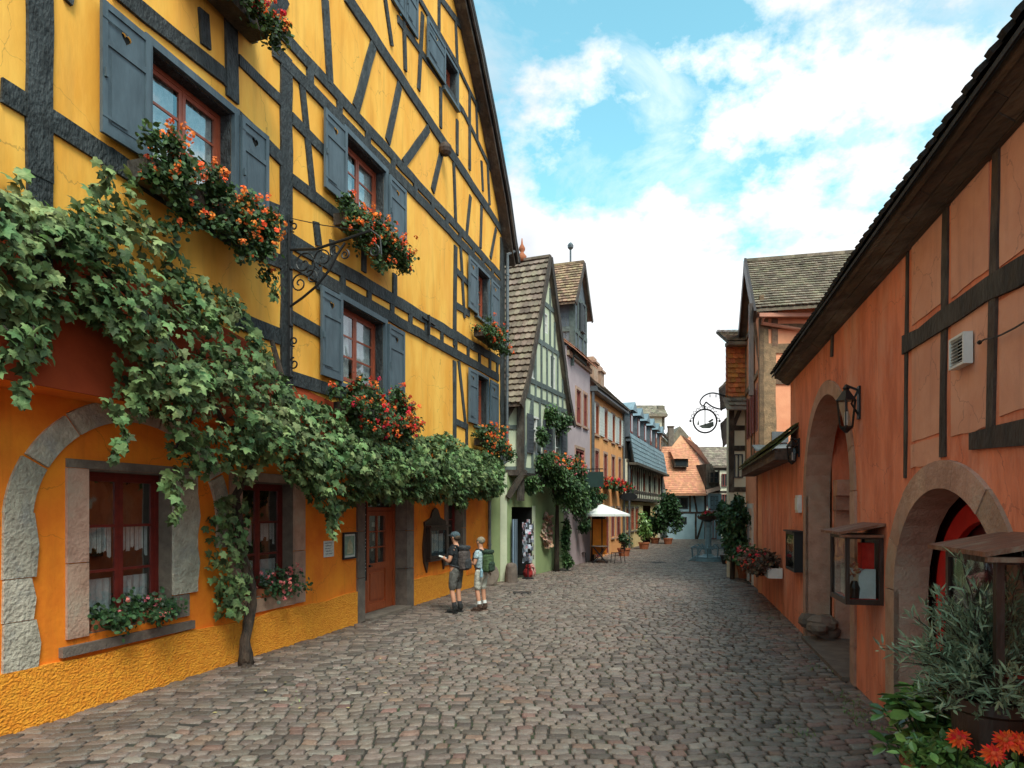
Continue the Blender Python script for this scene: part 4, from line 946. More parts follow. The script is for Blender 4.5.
def daisyplant(label,c,h0,heads,nm='daisy_plant',n=700,rad=.3):
    t=thing(nm,label,'plant',c,'plants round the arched door'); c=Vector(c)
    m=MB(); m.lathe(c,[(.15,0),(.17,.03),(.2,h0*.6),(.22,h0*.65),(.18,h0*.65)],16); obj('pot',m,TCOT,t)
    m=MB(); P=lumpy(c+Vector((0,.04,h0*.93)),(rad,rad,.22),n,8); leaves(m,P,.085,T_OVAL,up=.9,jit=.6,droop=.2); obj('foliage',m,LEAFM,t)
    m=MB(); st=MB(); cm=MB()
    for hx,hy,hz in heads:
        m=MB(); cm=MB()
        q=c+Vector((hx,hy,hz)); ax=Vector((-.35,-.75,.6)).normalized(); A_=ax.orthogonal().normalized(); B_=ax.cross(A_)
        for ring,(np_,ln,lift) in enumerate(((17,.075,.0),(13,.055,.35))):
            for k in range(np_):
                an=2*math.pi*k/np_+R(-.08,.08)+ring*.2; d=(A_*math.cos(an)+B_*math.sin(an)+ax*(lift+R(-.15,.1))).normalized(); s_=d.cross(ax).normalized()*.0095; l=ln*R(.85,1.1)
                m.add([q+d*.012-s_*.6,q+d*.012+s_*.6,q+d*l*.7+s_,q+d*l-ax*.008,q+d*l*.7-s_],[(0,1,2,3,4)])
        cm.ball(q+ax*.008,.016,5); st.tube([c+Vector((hx*.3,hy*.3,h0*.6)),q-ax*.01],.005,4)
        o_=obj('flower_head',m,M('flame orange petals',(.95,.11,.012),(.85,.05,.01),nscale=20,bump=0,rough=.6,tint=.3,sss=.3),t); obj('flower_centre',cm,BLO,o_)
    obj('stems',st,LEAFD,t)
daisyplant('potted plant with flame orange daisies beside the broad leaves',(2.86,4.42,0),.78,[(-.08,-.17,.88),(.1,-.1,.80)])
daisyplant('low plant with four flame orange flower heads below the olive shrub',(3.02,4.10,0),.72,[(-.13,-.1,.95),(-.2,-.1,.87),(-.05,-.1,.94),(.05,-.05,.9)],rad=.36,n=800)
# orange lily + leaning trough
tr=MB(); tr.bar((3.02,4.95,.98),(3.55,4.62,.72),.06,.16); tr.bar((3.0,5.0,1.0),(3.04,4.9,.9),.05,.2); tag(obj('leaning_board',tr,DWOOD,loc=(3.2,4.8,.9)),'brown wooden board leaning among the potted plants','board')
ly=thing('lily','orange yellow lily flower above the broad leaves','flower',(2.96,4.82,.5)); m=MB()
for k in range(4):
    a=1.9+k*.28; q=Vector((3.0,4.78,1.02)); d=Vector((-math.sin(a-1.3)*.5,-.2,math.cos((k-1)*.6)));d.normalize(); s_=d.cross(Vector((0,-1,0))).normalized()*.022
    m.add([q,q+d*.07+s_,q+d*.16,q+d*.07-s_],[(0,1,2,3)])
obj('petals',m,M('amber petals',(.95,.30,.03),(.9,.2,.02),nscale=20,bump=0,sss=.3),ly); m=MB(); m.tube([(2.96,4.82,.5),(3.0,4.78,1.02)],.006,4); obj('stem',m,LEAFD,ly)
# weeds in the joints
m=MB(); P_=[]
for x,y,n in ((843,698,60),(858,716,70),(851,706,30),(800,735,30),(833,645,30),(815,668,30),(870,728,30),(560,700,8),(640,640,6),(768,618,20),(300,700,12)):
    Y=1571/(y-VY); X=(x-CX)/F*Y
    for _ in range(n): P_.append((X+rng.normal(0,.09),Y+rng.normal(0,.14),.0))
leaves(m,P_,.05,T_NARR,up=.4,jit=.8,droop=-1.2); tag(obj('weeds',m,LEAFM),'small green weeds growing between the cobbles','weeds',kind='stuff')
m=MB(); P_=[(X,Y,.012) for X,Y in [( -2.75+R(-.8,2.5),9.0+R(-1.5,4)) for _ in range(26)]]
leaves(m,P_,.06,T_OVAL,up=4,jit=.3); tag(obj('fallen_leaves',m,M('fallen yellow leaf',(.42,.33,.14),(.3,.2,.1),nscale=5,bump=0,tint=.4)),'scattered dry yellow leaves on the cobbles','leaves',kind='stuff')
# planters on the low wall
bx=[('white planter of red leaved flowers on the low terracotta wall',14.9,15.6,WHT),('dark planter of red flowers just beyond the white one',15.9,16.6,TCOT),('clay planter of pink flowers in the middle of the low wall',17.0,17.8,TCOT),('clay planter of pink flowers at the street lamp end of the low wall',18.4,19.3,TCOT)]
bx[3]=('farthest planter along the low terracotta wall, with pink flowers','','',''); bx[3]=(bx[3][0],18.4,19.3,TCOT)
for i,(lb,y0,y1,mt) in enumerate(bx):
    flowerbox('wall_planter',lb,R1,y0,y1,.80,.03,.3,h=.22,mat=mt,leaf=M('bronze leaf',(.12,.07,.04),(.07,.04,.03),nscale=9,bump=0,tint=.5) if i<3 else LEAFG,blo=(BLR if i<2 else BLP,),nl=420,nb=12,hang=.1,ht=.3,spread=.1,group='planters on the low terracotta wall',lsize=.08,cat='planter')

# drain covers in the paving
def drain(label,X,Y,w,l):
    t=thing('drain_cover',label,'drain cover',(X,Y,0),'iron drain covers in the cobbles')
    m=MB(); z=.012; m.box(X-w/2,X+w/2,Y-l/2,Y-l/2+.04,-.02,z); m.box(X-w/2,X+w/2,Y+l/2-.04,Y+l/2,-.02,z); m.box(X-w/2,X-w/2+.04,Y-l/2+.04,Y+l/2-.04,-.02,z); m.box(X+w/2-.04,X+w/2,Y-l/2+.04,Y+l/2-.04,-.02,z); obj('rim',m,IRON,t)
    m=MB(); n=int(w/.05)
    for i in range(n): x=X-w/2+.05+i*(w-.1)/n; m.box(x,x+.025,Y-l/2+.04,Y+l/2-.04,-.02,z-.004)
    obj('grate',m,IRON,t)
drain('iron grate in the gutter in front of the green house corner',.28,19.0,.5,.4)
drain('iron cover out in the middle of the narrowing street',6.4,30.0,.6,.6)
# ================================================================== houses further down the street
GRN=M('sage green plaster',(.30,.36,.17),(.24,.30,.14),nscale=1.5,bump=.2,rough=.9); CRG=M('pale green cream plaster',(.56,.58,.42),(.46,.49,.35),nscale=2,bump=.2,rough=.9)
PUR=M('lilac plaster',(.46,.35,.37),(.40,.30,.32),nscale=2,bump=.2,rough=.9); ORP=M('apricot plaster',(.80,.36,.13),(.72,.29,.10),nscale=2,bump=.2,rough=.9)
CRM=M('cream plaster',(.72,.64,.50),(.62,.54,.41),nscale=2,bump=.2,rough=.9); YLP=M('soft yellow plaster',(.72,.52,.25),(.62,.42,.19),nscale=2,bump=.2,rough=.9)
BLU=M('light blue plaster',(.31,.43,.49),(.25,.36,.42),nscale=2,bump=.2,rough=.9); GRY=M('grey boarded wall',(.13,.15,.18),(.08,.09,.11),nscale=4,bump=.3,rough=.8)
PNK=M('salmon pink plaster',(.80,.34,.19),(.70,.26,.14),nscale=2,bump=.3,rough=.9)
TIMG=M('grey green timber',(.12,.145,.14),(.07,.085,.08),nscale=7,bump=.6,rough=.8,tint=.2)
SHD=M('dark grey shutter',(.07,.075,.09),(.05,.055,.065),nscale=7,bump=.1,rough=.6); SHW=M('white shutter',(.68,.66,.62),(.6,.58,.55),nscale=7,bump=.1,rough=.6); SHR=M('wine shutter',(.25,.05,.035),(.18,.035,.03),nscale=7,bump=.1,rough=.6)
def fwin(parent,W,Y0,Y1,z0,z1,fm,sh=None,bars=2,cas=None,box_=None,swd=None,shl=True,shr=True):
    """small far window with real opening depth: casing, sash bars, dark glass set back"""
    a,b=min(Y0,Y1),max(Y0,Y1); m=MB(); e=.05*(b-a)/.9+.02
    for q in ((a,a+e,z0,z1),(b-e,b,z0,z1),(a+e,b-e,z0,z0+e),(a+e,b-e,z1-e,z1)): W.box(m,*q,-.10,.0)
    W.box(m,(a+b)/2-e*.6,(a+b)/2+e*.6,z0+e,z1-e,-.10,-.02)
    for r in range(1,bars+1): z=z0+(z1-z0)*r/(bars+1); W.box(m,a+e,b-e,z-.02,z+.02,-.10,-.035)
    o=obj('window',m,fm,parent); g=MB(); W.box(g,a+.01,b-.01,z0+.01,z1-.01,-.13,-.11); obj('pane',g,DGLASS,o)
    if cas: 
        m=MB(); c=.12; W.box(m,a-c,a-.001,z0-.05,z1+c,-.02,.03); W.box(m,b+.001,b+c,z0-.05,z1+c,-.02,.03); W.box(m,a,b,z1+.001,z1+c,-.02,.03); W.box(m,a-c,b+c,z0-.13,z0-.052,-.02,.08); obj('casing',m,cas,o)
    if sh:
        w=swd or (b-a)/2
        for s_,on in ((-1,shl),(1,shr)):
            if not on: continue
            m=MB(); p=a-w-.04 if s_<0 else b+.04; W.box(m,p,p+w,z0,z1,.03,.06)
            for k in range(9): W.box(m,p+.06,p+w-.06,z0+.08+(z1-z0-.16)*k/9,z0+.08+(z1-z0-.16)*(k+.55)/9,.061,.07)
            obj('shutter',m,sh,o)
    return o
def body(parent,W,Y0,Y1,z0,z1,mat,holes=(),depth=7,dirv=None,name='wall'):
    m=MB(); W.poly(m,rect(Y0,Y1,z0,z1),[rect(*h) for h in holes],t=.5)
    dv=-W.n*depth if dirv is None else dirv
    a,b=W.P(Y0,0,0),W.P(Y1,0,0); 
    for p,q in ((a,a+dv),(b,b+dv),(a+dv,b+dv)): m.add([(p.x,p.y,z0),(q.x,q.y,z0),(q.x,q.y,z1),(p.x,p.y,z1)],[(0,1,2,3)],.5)
    m.add([(a.x,a.y,z1),(b.x,b.y,z1),((b+dv).x,(b+dv).y,z1),((a+dv).x,(a+dv).y,z1)],[(0,1,2,3)],.5)
    return obj(name,m,mat,parent)
def mid(W,Y0,Y1): return tuple(W.P((Y0+Y1)/2,-.1,0))

# ---- green house, gable to the street
G0=Pl(-9.4,.42,1); G1=Pl(-9.01,.42,1); GY0,GY1=22.3,26.5
gh=thing('green_house','pale green timbered house with steep brown tiled gable beside the yellow house','house',mid(G0,22,27))
gc=Cross((G0.P(22.0,0,0).x,22.0),(-1,.0),(0,-1))
m=MB(); gc.box(m,0,5,0,3.5,-.4,0,t=.5); G0.poly(m,rect(22.0,27.3,0,3.5),[rect(22.35,24.1,.01,2.4)],t=.5); obj('ground_floor_wall',m,GRN,gh)
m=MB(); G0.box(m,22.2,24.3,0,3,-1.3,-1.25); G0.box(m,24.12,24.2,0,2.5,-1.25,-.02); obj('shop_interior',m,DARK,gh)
m=MB(); gc.box(m,-.0,.22,.0,3.5,.001,.02); obj('corner_trim',m,CRG,gh); m=MB(); G0.box(m,24.1,24.3,0,2.45,-.02,.03); obj('door_jamb',m,CRG,gh)
gcu=Cross((G1.P(GY0,0,0).x,GY0),(-1,.42*0),(0,-1))
eL,ap_=6.05,11.2; cYg=(GY0+GY1)/2
gp_=[(GY0,3.55),(GY1,3.55),(GY1,eL+.2),(GY1-.45,eL+1.1),(cYg+.02,ap_),(GY0+.45,eL+1.1),(GY0,eL+.2)]
gw=[(22.95,23.45,6.75,7.95),(24.75,25.25,6.75,7.95),(23.1,23.95,4.2,5.5),(24.9,25.8,4.2,5.5),(24.1,24.5,8.6,9.3)]
m=MB(); G1.poly(m,gp_,[rect(*h) for h in gw],t=.5); gcu.poly(m,rect(0,5,3.55,eL+.2),t=.5); obj('upper_wall',m,CRG,gh)
m=MB()
for z in (3.62,6.1,8.15,6.65,9.6): 
    hw=(GY1-GY0)/2 if z<eL+.2 else (ap_-z)/(ap_-eL-1.1)*((GY1-GY0)/2-.45)
    G1.beam(m,(cYg-hw,z),(cYg+hw,z),.17)
for Y in np.linspace(GY0+.08,GY1-.08,7): G1.beam(m,(Y,3.6),(Y,6.1),.15)
for Y in np.linspace(GY0+.5,GY1-.5,7): 
    zt=min(8.1,ap_-abs(Y-cYg)*2.45); G1.beam(m,(Y,6.1),(Y,zt),.13)
for Y in (cYg-.75,cYg-.3,cYg+.3,cYg+.75): G1.beam(m,(Y,8.15),(Y,ap_-abs(Y-cYg)*2.45-.15),.12)
G1.beam(m,(GY0+.1,3.7),(GY0+.7,6.0),.13)
gcu.beam(m,(0,3.62),(4,3.62),.2); gcu.beam(m,(0,6.1),(4,6.1),.2); gcu.beam(m,(0,5.0),(4,5.0),.14)
obj('timber_frame',m,TIMG,gh)
m=MB(); gcu.box(m,-.05,.2,2.6,6.2,.0,.10); gcu.beam(m,(.95,4.6),(.1,6.1),.16,n0=.0,n1=.1); m.bar(G0.P(22.0,.02,2.7),G1.P(22.2,.1,3.6),.18); gcu.box(m,-.1,1.6,3.42,3.6,-.1,.25); obj('corner_post',m,TIMB,gh)
for i,h in enumerate(gw):
    if i in(2,3): fwin(gh,G1,*h,SHW,sh=SHD,swd=.5)
    else: fwin(gh,G1,*h,SHW,bars=1)
# roof: bell-cast slopes either side, ridge running back
def gable_roof(parent,W,Yc,profile,zoff,front,back,mat,tw=.2,th=.2,round_=True,thick=.03,both=True):
    m=MB(); nd=-W.n
    for sgn in ((-1,1) if both else (-1,)):
        for (h0,z0),(h1,z1) in zip(profile[:-1],profile[1:]):      # from eave up
            p0=W.P(Yc+sgn*h0,front,z0); p1=W.P(Yc+sgn*h1,front,z1); vd=p1-p0; L_=vd.length
            ul=front+back; nn=Vector((0,0,-.08))
            a,b,c,d=p0+nn,p0+nd*ul+nn,p1+nd*ul+nn,p1+nn
            m.hexa([a,b,c,d,a-nn*.85,b-nn*.85,c-nn*.85,d-nn*.85],t=.3)
            if sgn<0: tiles(m,p0,nd,vd,ul,L_,tw,th,thick,round_=round_,wav=.012)
            else: tiles(m,p0+nd*ul,-nd,vd,ul,L_,tw*2,th*2,thick,round_=False)
    for i in range(int((front+back)/.35)):
        q=W.P(Yc,front-.17-i*.35,profile[-1][1]+.02); m.bar(q+W.n*.17,q-W.n*.19,.2,.09)
    o=obj('roof',m,mat,parent); return o
hwG=(GY1-GY0)/2
gable_roof(gh,G1,cYg,[(hwG+.45,eL-.35),(hwG-.1,eL+.55),(hwG-.55,eL+1.5),(0,ap_+.12)],0,.16,7,TILB,tw=.2,th=.27,thick=.045)
m=MB()
pr=[(hwG+.5,eL-.45),(hwG-.05,eL+.45),(hwG-.5,eL+1.4),(0,ap_+.1)]
for sgn in (-1,1):
    for (h0,z0),(h1,z1) in zip(pr[:-1],pr[1:]): G1.beam(m,(cYg+sgn*h0,z0),(cYg+sgn*h1,z1),.24,n0=.14,n1=.19,wob=.01)
obj('bargeboard',m,TIMB,gh)
m=MB(); q=G1.P(cYg,-.95,ap_+.1); m.lathe(q,[(.14,0),(.17,.2),(.1,.28),(.06,.34),(.11,.42),(.115,.5),(.04,.64),(.015,.85)],10); obj('finial',m,TCOT,gh,smooth=True)
# shop goods
rack=thing('postcard_rack','revolving postcard rack crowded with small cards in the green shop doorway','rack',tuple(G0.P(23.0,.3,0)))
c=G0.P(23.0,.3,0); m=MB(); m.lathe(c,[(.2,0),(.2,.03),(.02,.06),(.02,1.9)],8); obj('stand',m,IRON,rack)
m=MB(); 
for k in range(70):
    a=R(0,6.28); z=R(.5,1.85); d=Vector((math.cos(a),math.sin(a),0)); s_=Vector((-d.y,d.x,0))*.055; q=c+d*.19+Vector((0,0,z)); m.add([q-s_,q+s_,q+s_+Vector((0,0,.14)),q-s_+Vector((0,0,.14))],[(0,1,2,3)])
obj('postcard',m,M('mixed postcards',(.55,.6,.65),(.08,.10,.18),nscale=9,bump=0,tint=.8,col3=(.5,.08,.05)),rack); bpy.data.objects['postcard']['kind']='stuff'
m=MB(); n_=9
for i in range(n_):
    x=i*.055; p=G0.P(22.15+x,.10+.03*math.sin(i*2),.25); q=G0.P(22.15+x+.055,.10+.03*math.sin(i*2+2),.25); m.add([p,q,q+Vector((0,0,1.75)),p+Vector((0,0,1.75))],[(0,1,2,3)],t=(i%3)/2)
tag(obj('hanging_shawl',m,M('striped blue textile',(.35,.42,.55),(.07,.10,.18),nscale=5,bump=0,tint=.7,stretch=(12,12,.3)),loc=tuple(G0.P(22.3,.1,.25))),'blue and white striped shawl hanging at the shop doorway','shawl')
for lb,Y,n,z,s_,mt in (('red toy doll seated in the shop doorway',23.35,.15,.0,.21,M('dull red felt',(.35,.02,.02),(.2,.012,.012),bump=.3,rough=1)),('red bag slumped beside the doll in the shop doorway',23.8,.1,0,.2,M('red patterned bag',(.4,.03,.03),(.5,.4,.35),nscale=25,bump=0))):
    m=MB(); c=G0.P(Y,n,z); m.ball(c+Vector((0,0,s_*.7)),s_,7,(.8,.8,.9),jit=.06); m.ball(c+Vector((0,0,s_*1.7)),s_*.5,6,jit=.05); m.tube([c+Vector((0,0,s_*1.6)),c+Vector((.1,-.2,s_*1.5))],[.06,.02],6); tag(obj('toy_doll' if s_>.205 else 'red_bag',m,mt,loc=tuple(c)),lb,'doll' if s_>.205 else 'bag')
wr=thing('hanging_wreath','brown and red hanging textiles on the green shop wall','wall hanging',tuple(G0.P(25.1,.1,1.6)))
m=MB(); P_=[G0.P(25.2+.33*math.cos(a),.08+R(0,.1),1.55+.55*math.sin(a)) for a in np.linspace(0,6.28,90)]; leaves(m,[tuple(p) for p in P_],.16,T_ROUND,out=tuple(G0.n)); obj('wreath',m,M('dried brown wreath',(.35,.12,.07),(.4,.3,.25),nscale=7,bump=0,tint=.6),wr)
# ---- climbing ivy on the green house with its flower row
iv=thing('climbing_plant','dark green climber spilling over the green house shop front','climber',tuple(G0.P(25.8,.3,0)))
m=MB(); P_=[]
for Y,n,z,r,k in ((23.4,.5,3.9,(.5,.4,.55),700),(24.2,.7,3.5,(.8,.5,.6),1300),(25.0,.9,3.0,(.8,.55,.8),1500),(25.8,1.0,2.7,(.8,.55,.8),1400),(26.4,.9,2.6,(.6,.5,.9),900),(23.2,.4,4.8,(.35,.3,.5),400),(24.3,.4,5.6,(.4,.3,.6),500),(25.4,.4,5.5,(.7,.3,.5),600),(22.6,.3,3.2,(.5,.35,.4),500),(26.8,.6,3.6,(.5,.4,.7),500),(25.85,.3,1.2,(.25,.25,1.2),900),(25.9,.35,.4,(.35,.3,.5),400)):
    P_.append(lumpy(G1.P(Y,n*.6,z),r,int(k*1.5),11))
P_=np.concatenate(P_); leaves(m,P_,.13,T_OVAL,out=np.array(G0.n),up=.7,jit=.6,droop=1.0); obj('foliage',m,M('mid green climber leaf',(.085,.15,.045),(.04,.085,.028),nscale=2,bump=.1,rough=.5,tint=.6,sss=.2),iv)
m=MB(); m.tube([G0.P(25.8,.25,-.03),G0.P(25.85,.25,.8),G0.P(25.75,.3,1.6),G0.P(25.5,.4,2.6),G0.P(24.6,.5,3.2)],[.12,.09,.08,.06,.04],8); obj('trunk',m,BARK,iv,smooth=True)
flowerbox('flower_box','long box of red and orange geraniums under the green house shuttered windows',G1,23.4,26.2,3.75,.1,.3,blo=(BLO,BLP),nl=1500,nb=24,hang=.4,ht=.4,lsize=.08,bsz=.045,br=.065)

# ---- lilac house with the tall gabled dormer
P1=Pl(2.15-.36*27.2,.36,1)
ph=thing('lilac_house','narrow lilac house with a tall gabled dormer behind the green gable','house',mid(P1,27.2,31))
hw=[(28.7,29.4,6.0,7.4),(28.6,30.0,3.6,4.9),(29.9,30.5,6.0,7.4)]
body(ph,P1,27.3,31.1,0,8.9,PUR,hw); 
for h in hw: fwin(ph,P1,*h,SHR,cas=STP,bars=1)
m=MB(); P1.box(m,27.3,31.1,3.1,3.3,.002,.06); P1.box(m,27.3,31.1,8.5,8.7,.002,.10); obj('string_course',m,STP,ph)
m=MB(); P1.prism(m,[(27.9,8.6),(29.95,8.6),(29.95,11.2),(28.92,12.6),(27.9,11.2)],-4,.12,t=.5); obj('dormer_wall',m,GRY,ph)
dc=Cross((P1.P(27.9,.12,0).x,P1.P(27.9,.12,0).y),tuple(-P1.n)[:2],tuple(-P1.d)[:2])
m=MB(); 
for z in (8.7,9.7,11.1): P1.beam(m,(27.9,z),(29.95,z),.2,n0=.1,n1=.16); dc.beam(m,(0,z),(3,z),.2)
for Y in (27.98,28.5,29.3,29.85): P1.beam(m,(Y,8.6),(Y,11.2),.14,n0=.1,n1=.16)
for Y in (.08,.9,1.8): dc.beam(m,(Y,8.2),(Y,11.2),.18)
obj('timber_frame',m,TIMG,ph)
fwin(ph,Pl(P1.a+.3,P1.b,1),28.65,29.15,9.8,11.0,SHD); fwin(ph,dc,.3,.8,9.0,10.2,SHW)
gable_roof(ph,P1,28.92,[(1.35,10.7),(.95,11.4),(0,12.75)],0,.3,4.5,M('sandy clay roof tile',(.36,.23,.14),(.22,.14,.09),nscale=4,bump=.5,rough=.9,tint=.4),tw=.18,th=.17)
m=MB(); P1.beam(m,(27.55,10.6),(28.92,12.7),.2,n0=.29,n1=.33); P1.beam(m,(30.3,10.6),(28.92,12.7),.2,n0=.29,n1=.33); obj('bargeboard',m,TIMB,ph)
m=MB(); q=P1.P(28.92,-.3,12.75); m.lathe(q,[(.04,0),(.04,.6),(.12,.68),(.13,.8),(.08,.88),(.02,.92)],8); obj('finial',m,ZINC,ph)
lean(P1,27.2,31.2,.35,8.75,2.0,math.radians(38),TILO,ph,tw=.25,th=.25,name='eaves_roof')
# ---- apricot house with white shutters
O1=Pl(3.55-.36*31.1,.36,1)
oh=thing('apricot_house','apricot rendered house with four white shuttered upper windows and chimneys','house',mid(O1,31,38.5))
ys=[(32.0,32.75),(33.85,34.6),(35.7,36.4),(37.45,38.05)]
hw=[(a,b,5.9,7.3) for a,b in ys]+[(a,b,3.75,5.1) for a,b in ys]+[(34.2,34.9,.1,2.3),(35.6,36.3,.9,2.4),(37.0,37.8,.9,2.4),(32.2,33.3,.02,2.5)]
body(oh,O1,31.15,38.6,0,7.8,ORP,hw)
for i,h in enumerate(hw): 
    fwin(oh,O1,*h,SHR if i>=4 else SAS,sh=SHW if i<4 else None,swd=.52,cas=STP,bars=1)
m=MB(); arch_ring(m,O1,32.75,2.0,.65,.95,1,0,math.pi,7,-.02,.05); obj('door_arch',m,STP,oh)
m=MB(); O1.box(m,31.1,38.65,7.72,7.95,.0,.35); m.tube([O1.P(38.5,.1,0),O1.P(38.5,.1,7.7)],.06,6); m.tube([O1.P(31.2,.12,0),O1.P(31.2,.12,7.7)],.07,6); obj('gutter',m,ZINC,oh)
lean(O1,31.1,38.7,.45,7.9,4.2,math.radians(44),TILB,oh,tw=.22,th=.22)
for Y,n,zt in ((31.5,.1,9.1),(33.0,.05,9.0)):
    m=MB(); O1.box(m,Y,Y+.75,8.0,zt,n-.5,n); O1.box(m,Y-.08,Y+.83,zt,zt+.1,n-.58,n+.08); O1.box(m,Y+.05,Y+.7,zt+.1,zt+.3,n-.45,n-.05); obj('chimney',m,STP,oh)
for a,b in ys:
    flowerbox('flower_box',['first','second','third','fourth'][ys.index((a,b))]+' red flowered sill box along the apricot house, counted from the lilac house',O1,a-.1,b+.1,3.35,.05,.25,blo=(BLR,),nl=130,nb=9,hang=.2,ht=.3,lsize=.13,bsz=.08,br=.1,group='sill boxes on the apricot house')
# hanging oval sign & dark square sign
def hsign(name,label,W,Y,z,w,h,oval,mat,n=.25,proj=1.1):
    t=thing(name,label,'sign',tuple(W.P(Y,n,z))); m=MB(); c=W.P(Y,n+w/2,z); ax=W.n; pts=[]
    k=20
    if oval: pr_=[(w/2*math.cos(2*math.pi*i/k),h/2*math.sin(2*math.pi*i/k)) for i in range(k)]
    else: pr_=[(-w/2,-h/2),(w/2,-h/2),(w/2,h/2),(-w/2,h/2)]
    K=len(pr_); vs=[c+ax*x+Vector((0,0,y))-W.d*.04 for x,y in pr_]+[c+ax*x+Vector((0,0,y))+W.d*.04 for x,y in pr_]
    m.add(vs,[tuple(range(K)),tuple(range(2*K-1,K-1,-1))]+[(i,(i+1)%K,(i+1)%K+K,i+K) for i in range(K)]); obj('panel',m,mat,t)
    m=MB(); m.bar(W.P(Y,0,z+h/2+.12),W.P(Y,n+w,z+h/2+.12),.04); m.bar(W.P(Y,n+w*.25,z+h/2),W.P(Y,n+w*.25,z+h/2+.12),.03); m.bar(W.P(Y,n+w*.8,z+h/2-.1),W.P(Y,n+w*.8,z+h/2+.12),.03); obj('sign_arm',m,IRON,t)
hsign('oval_sign','dark oval sign hanging over the apricot house front',O1,36.5,3.0,.95,.42,True,IRON)
hsign('square_sign','dark green square sign projecting from the lilac house',P1,28.3,3.55,.75,.62,False,M('bottle green enamel',(.02,.045,.04),bump=0,rough=.5),n=.5)
flowerbox('flower_box','red flower box above the dark green square sign',P1,28.4,30.0,3.25,.08,.28,blo=(BLR,),nl=500,nb=24,lsize=.1,bsz=.06,br=.08,hang=.3,ht=.35)
cp=thing('wall_climber','dark creeper round the lilac house doorway','climber',tuple(P1.P(30.4,.3,0))); m=MB(); P_=[lumpy(P1.P(Y,.4,z),(.5,.4,.6),420,6) for Y,z in ((29.0,3.0),(29.8,2.6),(30.6,2.9),(31.0,2.0),(30.6,3.6),(28.2,2.7),(28.6,1.6))]
leaves(m,np.concatenate(P_),.15,T_OVAL,out=np.array(P1.n)); obj('foliage',m,LEAFD,cp); m=MB(); m.tube([P1.P(30.7,.2,0),P1.P(30.6,.3,2),P1.P(29.8,.3,2.8)],[.08,.06,.04],6); obj('trunk',m,BARK,cp)
# ---- mansard house
M1=Pl(6.25-.36*38.6,.36,1)
mh=thing('mansard_house','timbered house with blue grey skirt roof and a row of dormers','house',mid(M1,38.6,52))
hw=[(Y,Y+.95,1.1,2.4) for Y in (39.6,41.1,42.6)]+[(45.4,48.6,.0,2.6)]
body(mh,M1,38.65,52,0,2.8,YLP,hw)
for h in hw[:3]: fwin(mh,M1,*h,SAS,cas=STG)
m=MB(); M1.box(m,45.2,48.8,0,2.8,-2.0,-1.9); obj('passage_wall',m,ORP,mh)
M2=Pl(M1.a+.25,.36,1); hw=[(Y,Y+.75,3.5,4.7) for Y in (39.4,41.6,43.9,46.2,48.5,50.6)]
body(mh,M2,38.65,52.2,2.85,5.2,CRM,hw,name='upper_wall')
for h in hw: fwin(mh,M2,*h,SAS,bars=1)
m=MB()
for z in (2.95,3.4,5.1): M2.beam(m,(38.65,z),(52.2,z),.16)
for Y in np.arange(38.8,52.2,.74): M2.beam(m,(Y,2.95),(Y,5.1),.15)
obj('timber_frame',m,TIMB,mh)
lean(M2,38.6,52.4,.42,5.0,1.7,math.radians(80),SLAT,mh,tw=.3,th=.28,name='skirt_roof')
m=MB(); M2.box(m,38.6,52.4,4.85,5.0,.1,.6); M2.box(m,38.7,52.2,5.2,8.0,-5,-.6); obj('attic_wall',m,TIMB,mh)
lean(M2,38.5,52.4,-.15,7.9,4.5,math.radians(42),TILB,mh,tw=.3,th=.3)
for i,Y in enumerate((39.6,42.0,44.4,46.8,49.2,51.2)):
    m=MB(); M2.box(m,Y-.55,Y+.55,6.5,8.0,-.8,.05,t=.5); o=obj('dormer',m,GRY,mh)
    m=MB(); M2.box(m,Y-.32,Y+.32,6.75,7.85,.052,.09); obj('window',m,SHR,o); m=MB(); M2.box(m,Y-.25,Y+.25,6.85,7.75,.092,.096); obj('pane',m,DGLASS,o)
    m=MB(); a,b,c=M2.P(Y-.75,.3,8.0),M2.P(Y+.75,.3,8.0),M2.P(Y,.3,8.55); bk=-M2.n*1.6
    m.add([a,b,c,a+bk,b+bk,c+bk],[(0,1,2),(5,4,3),(0,3,4,1),(1,4,5,2),(2,5,3,0)]); obj('dormer_roof',m,SLAT,o)
m=MB(); m.tube([M2.P(38.75,.1,0),M2.P(38.75,.1,5)],.06,6); m.tube([M2.P(52.1,.1,0),M2.P(52.1,.1,5)],.06,6); obj('drain_pipe',m,ZINC,mh)
# ---- cream house with tall chimneyed block
C1=Pl(11.35-.31*53,.31,1)
ch=thing('cream_house','tall cream house with narrow windows and a high chimney block','house',mid(C1,53,62))
hw=[(Y,Y+.7,z,z+1.4) for Y in (53.8,55.6,57.6,59.6) for z in (6.6,4.2)]+[(54.5,55.5,0.02,2.2),(57.5,58.3,.9,2.2)]
body(ch,C1,52.9,62,0,8.4,CRM,hw)
for h in hw: fwin(ch,C1,*h,SHW,cas=STG,bars=1)
lean(C1,52.8,62.2,.4,8.3,3.5,math.radians(42),TILB,ch,tw=.35,th=.35)
C2=Cross((8.8,56.5),(1,0),(0,-1)); m=MB(); C2.box(m,0,3.6,7.5,10.2,-3,0,t=.5); obj('chimney_block',m,CRM,ch)
m=MB(); a=Vector((8.2,56.1,10.1)); tiles(m,a,(1,0,0),(0,.8,.5),4.6,2.0,.3,.3); m.box(8.2,12.8,56.1,59.5,10.0,10.2); m.box(12.2,12.75,57,57.6,9,11.0); obj('block_roof',m,TILM,ch)
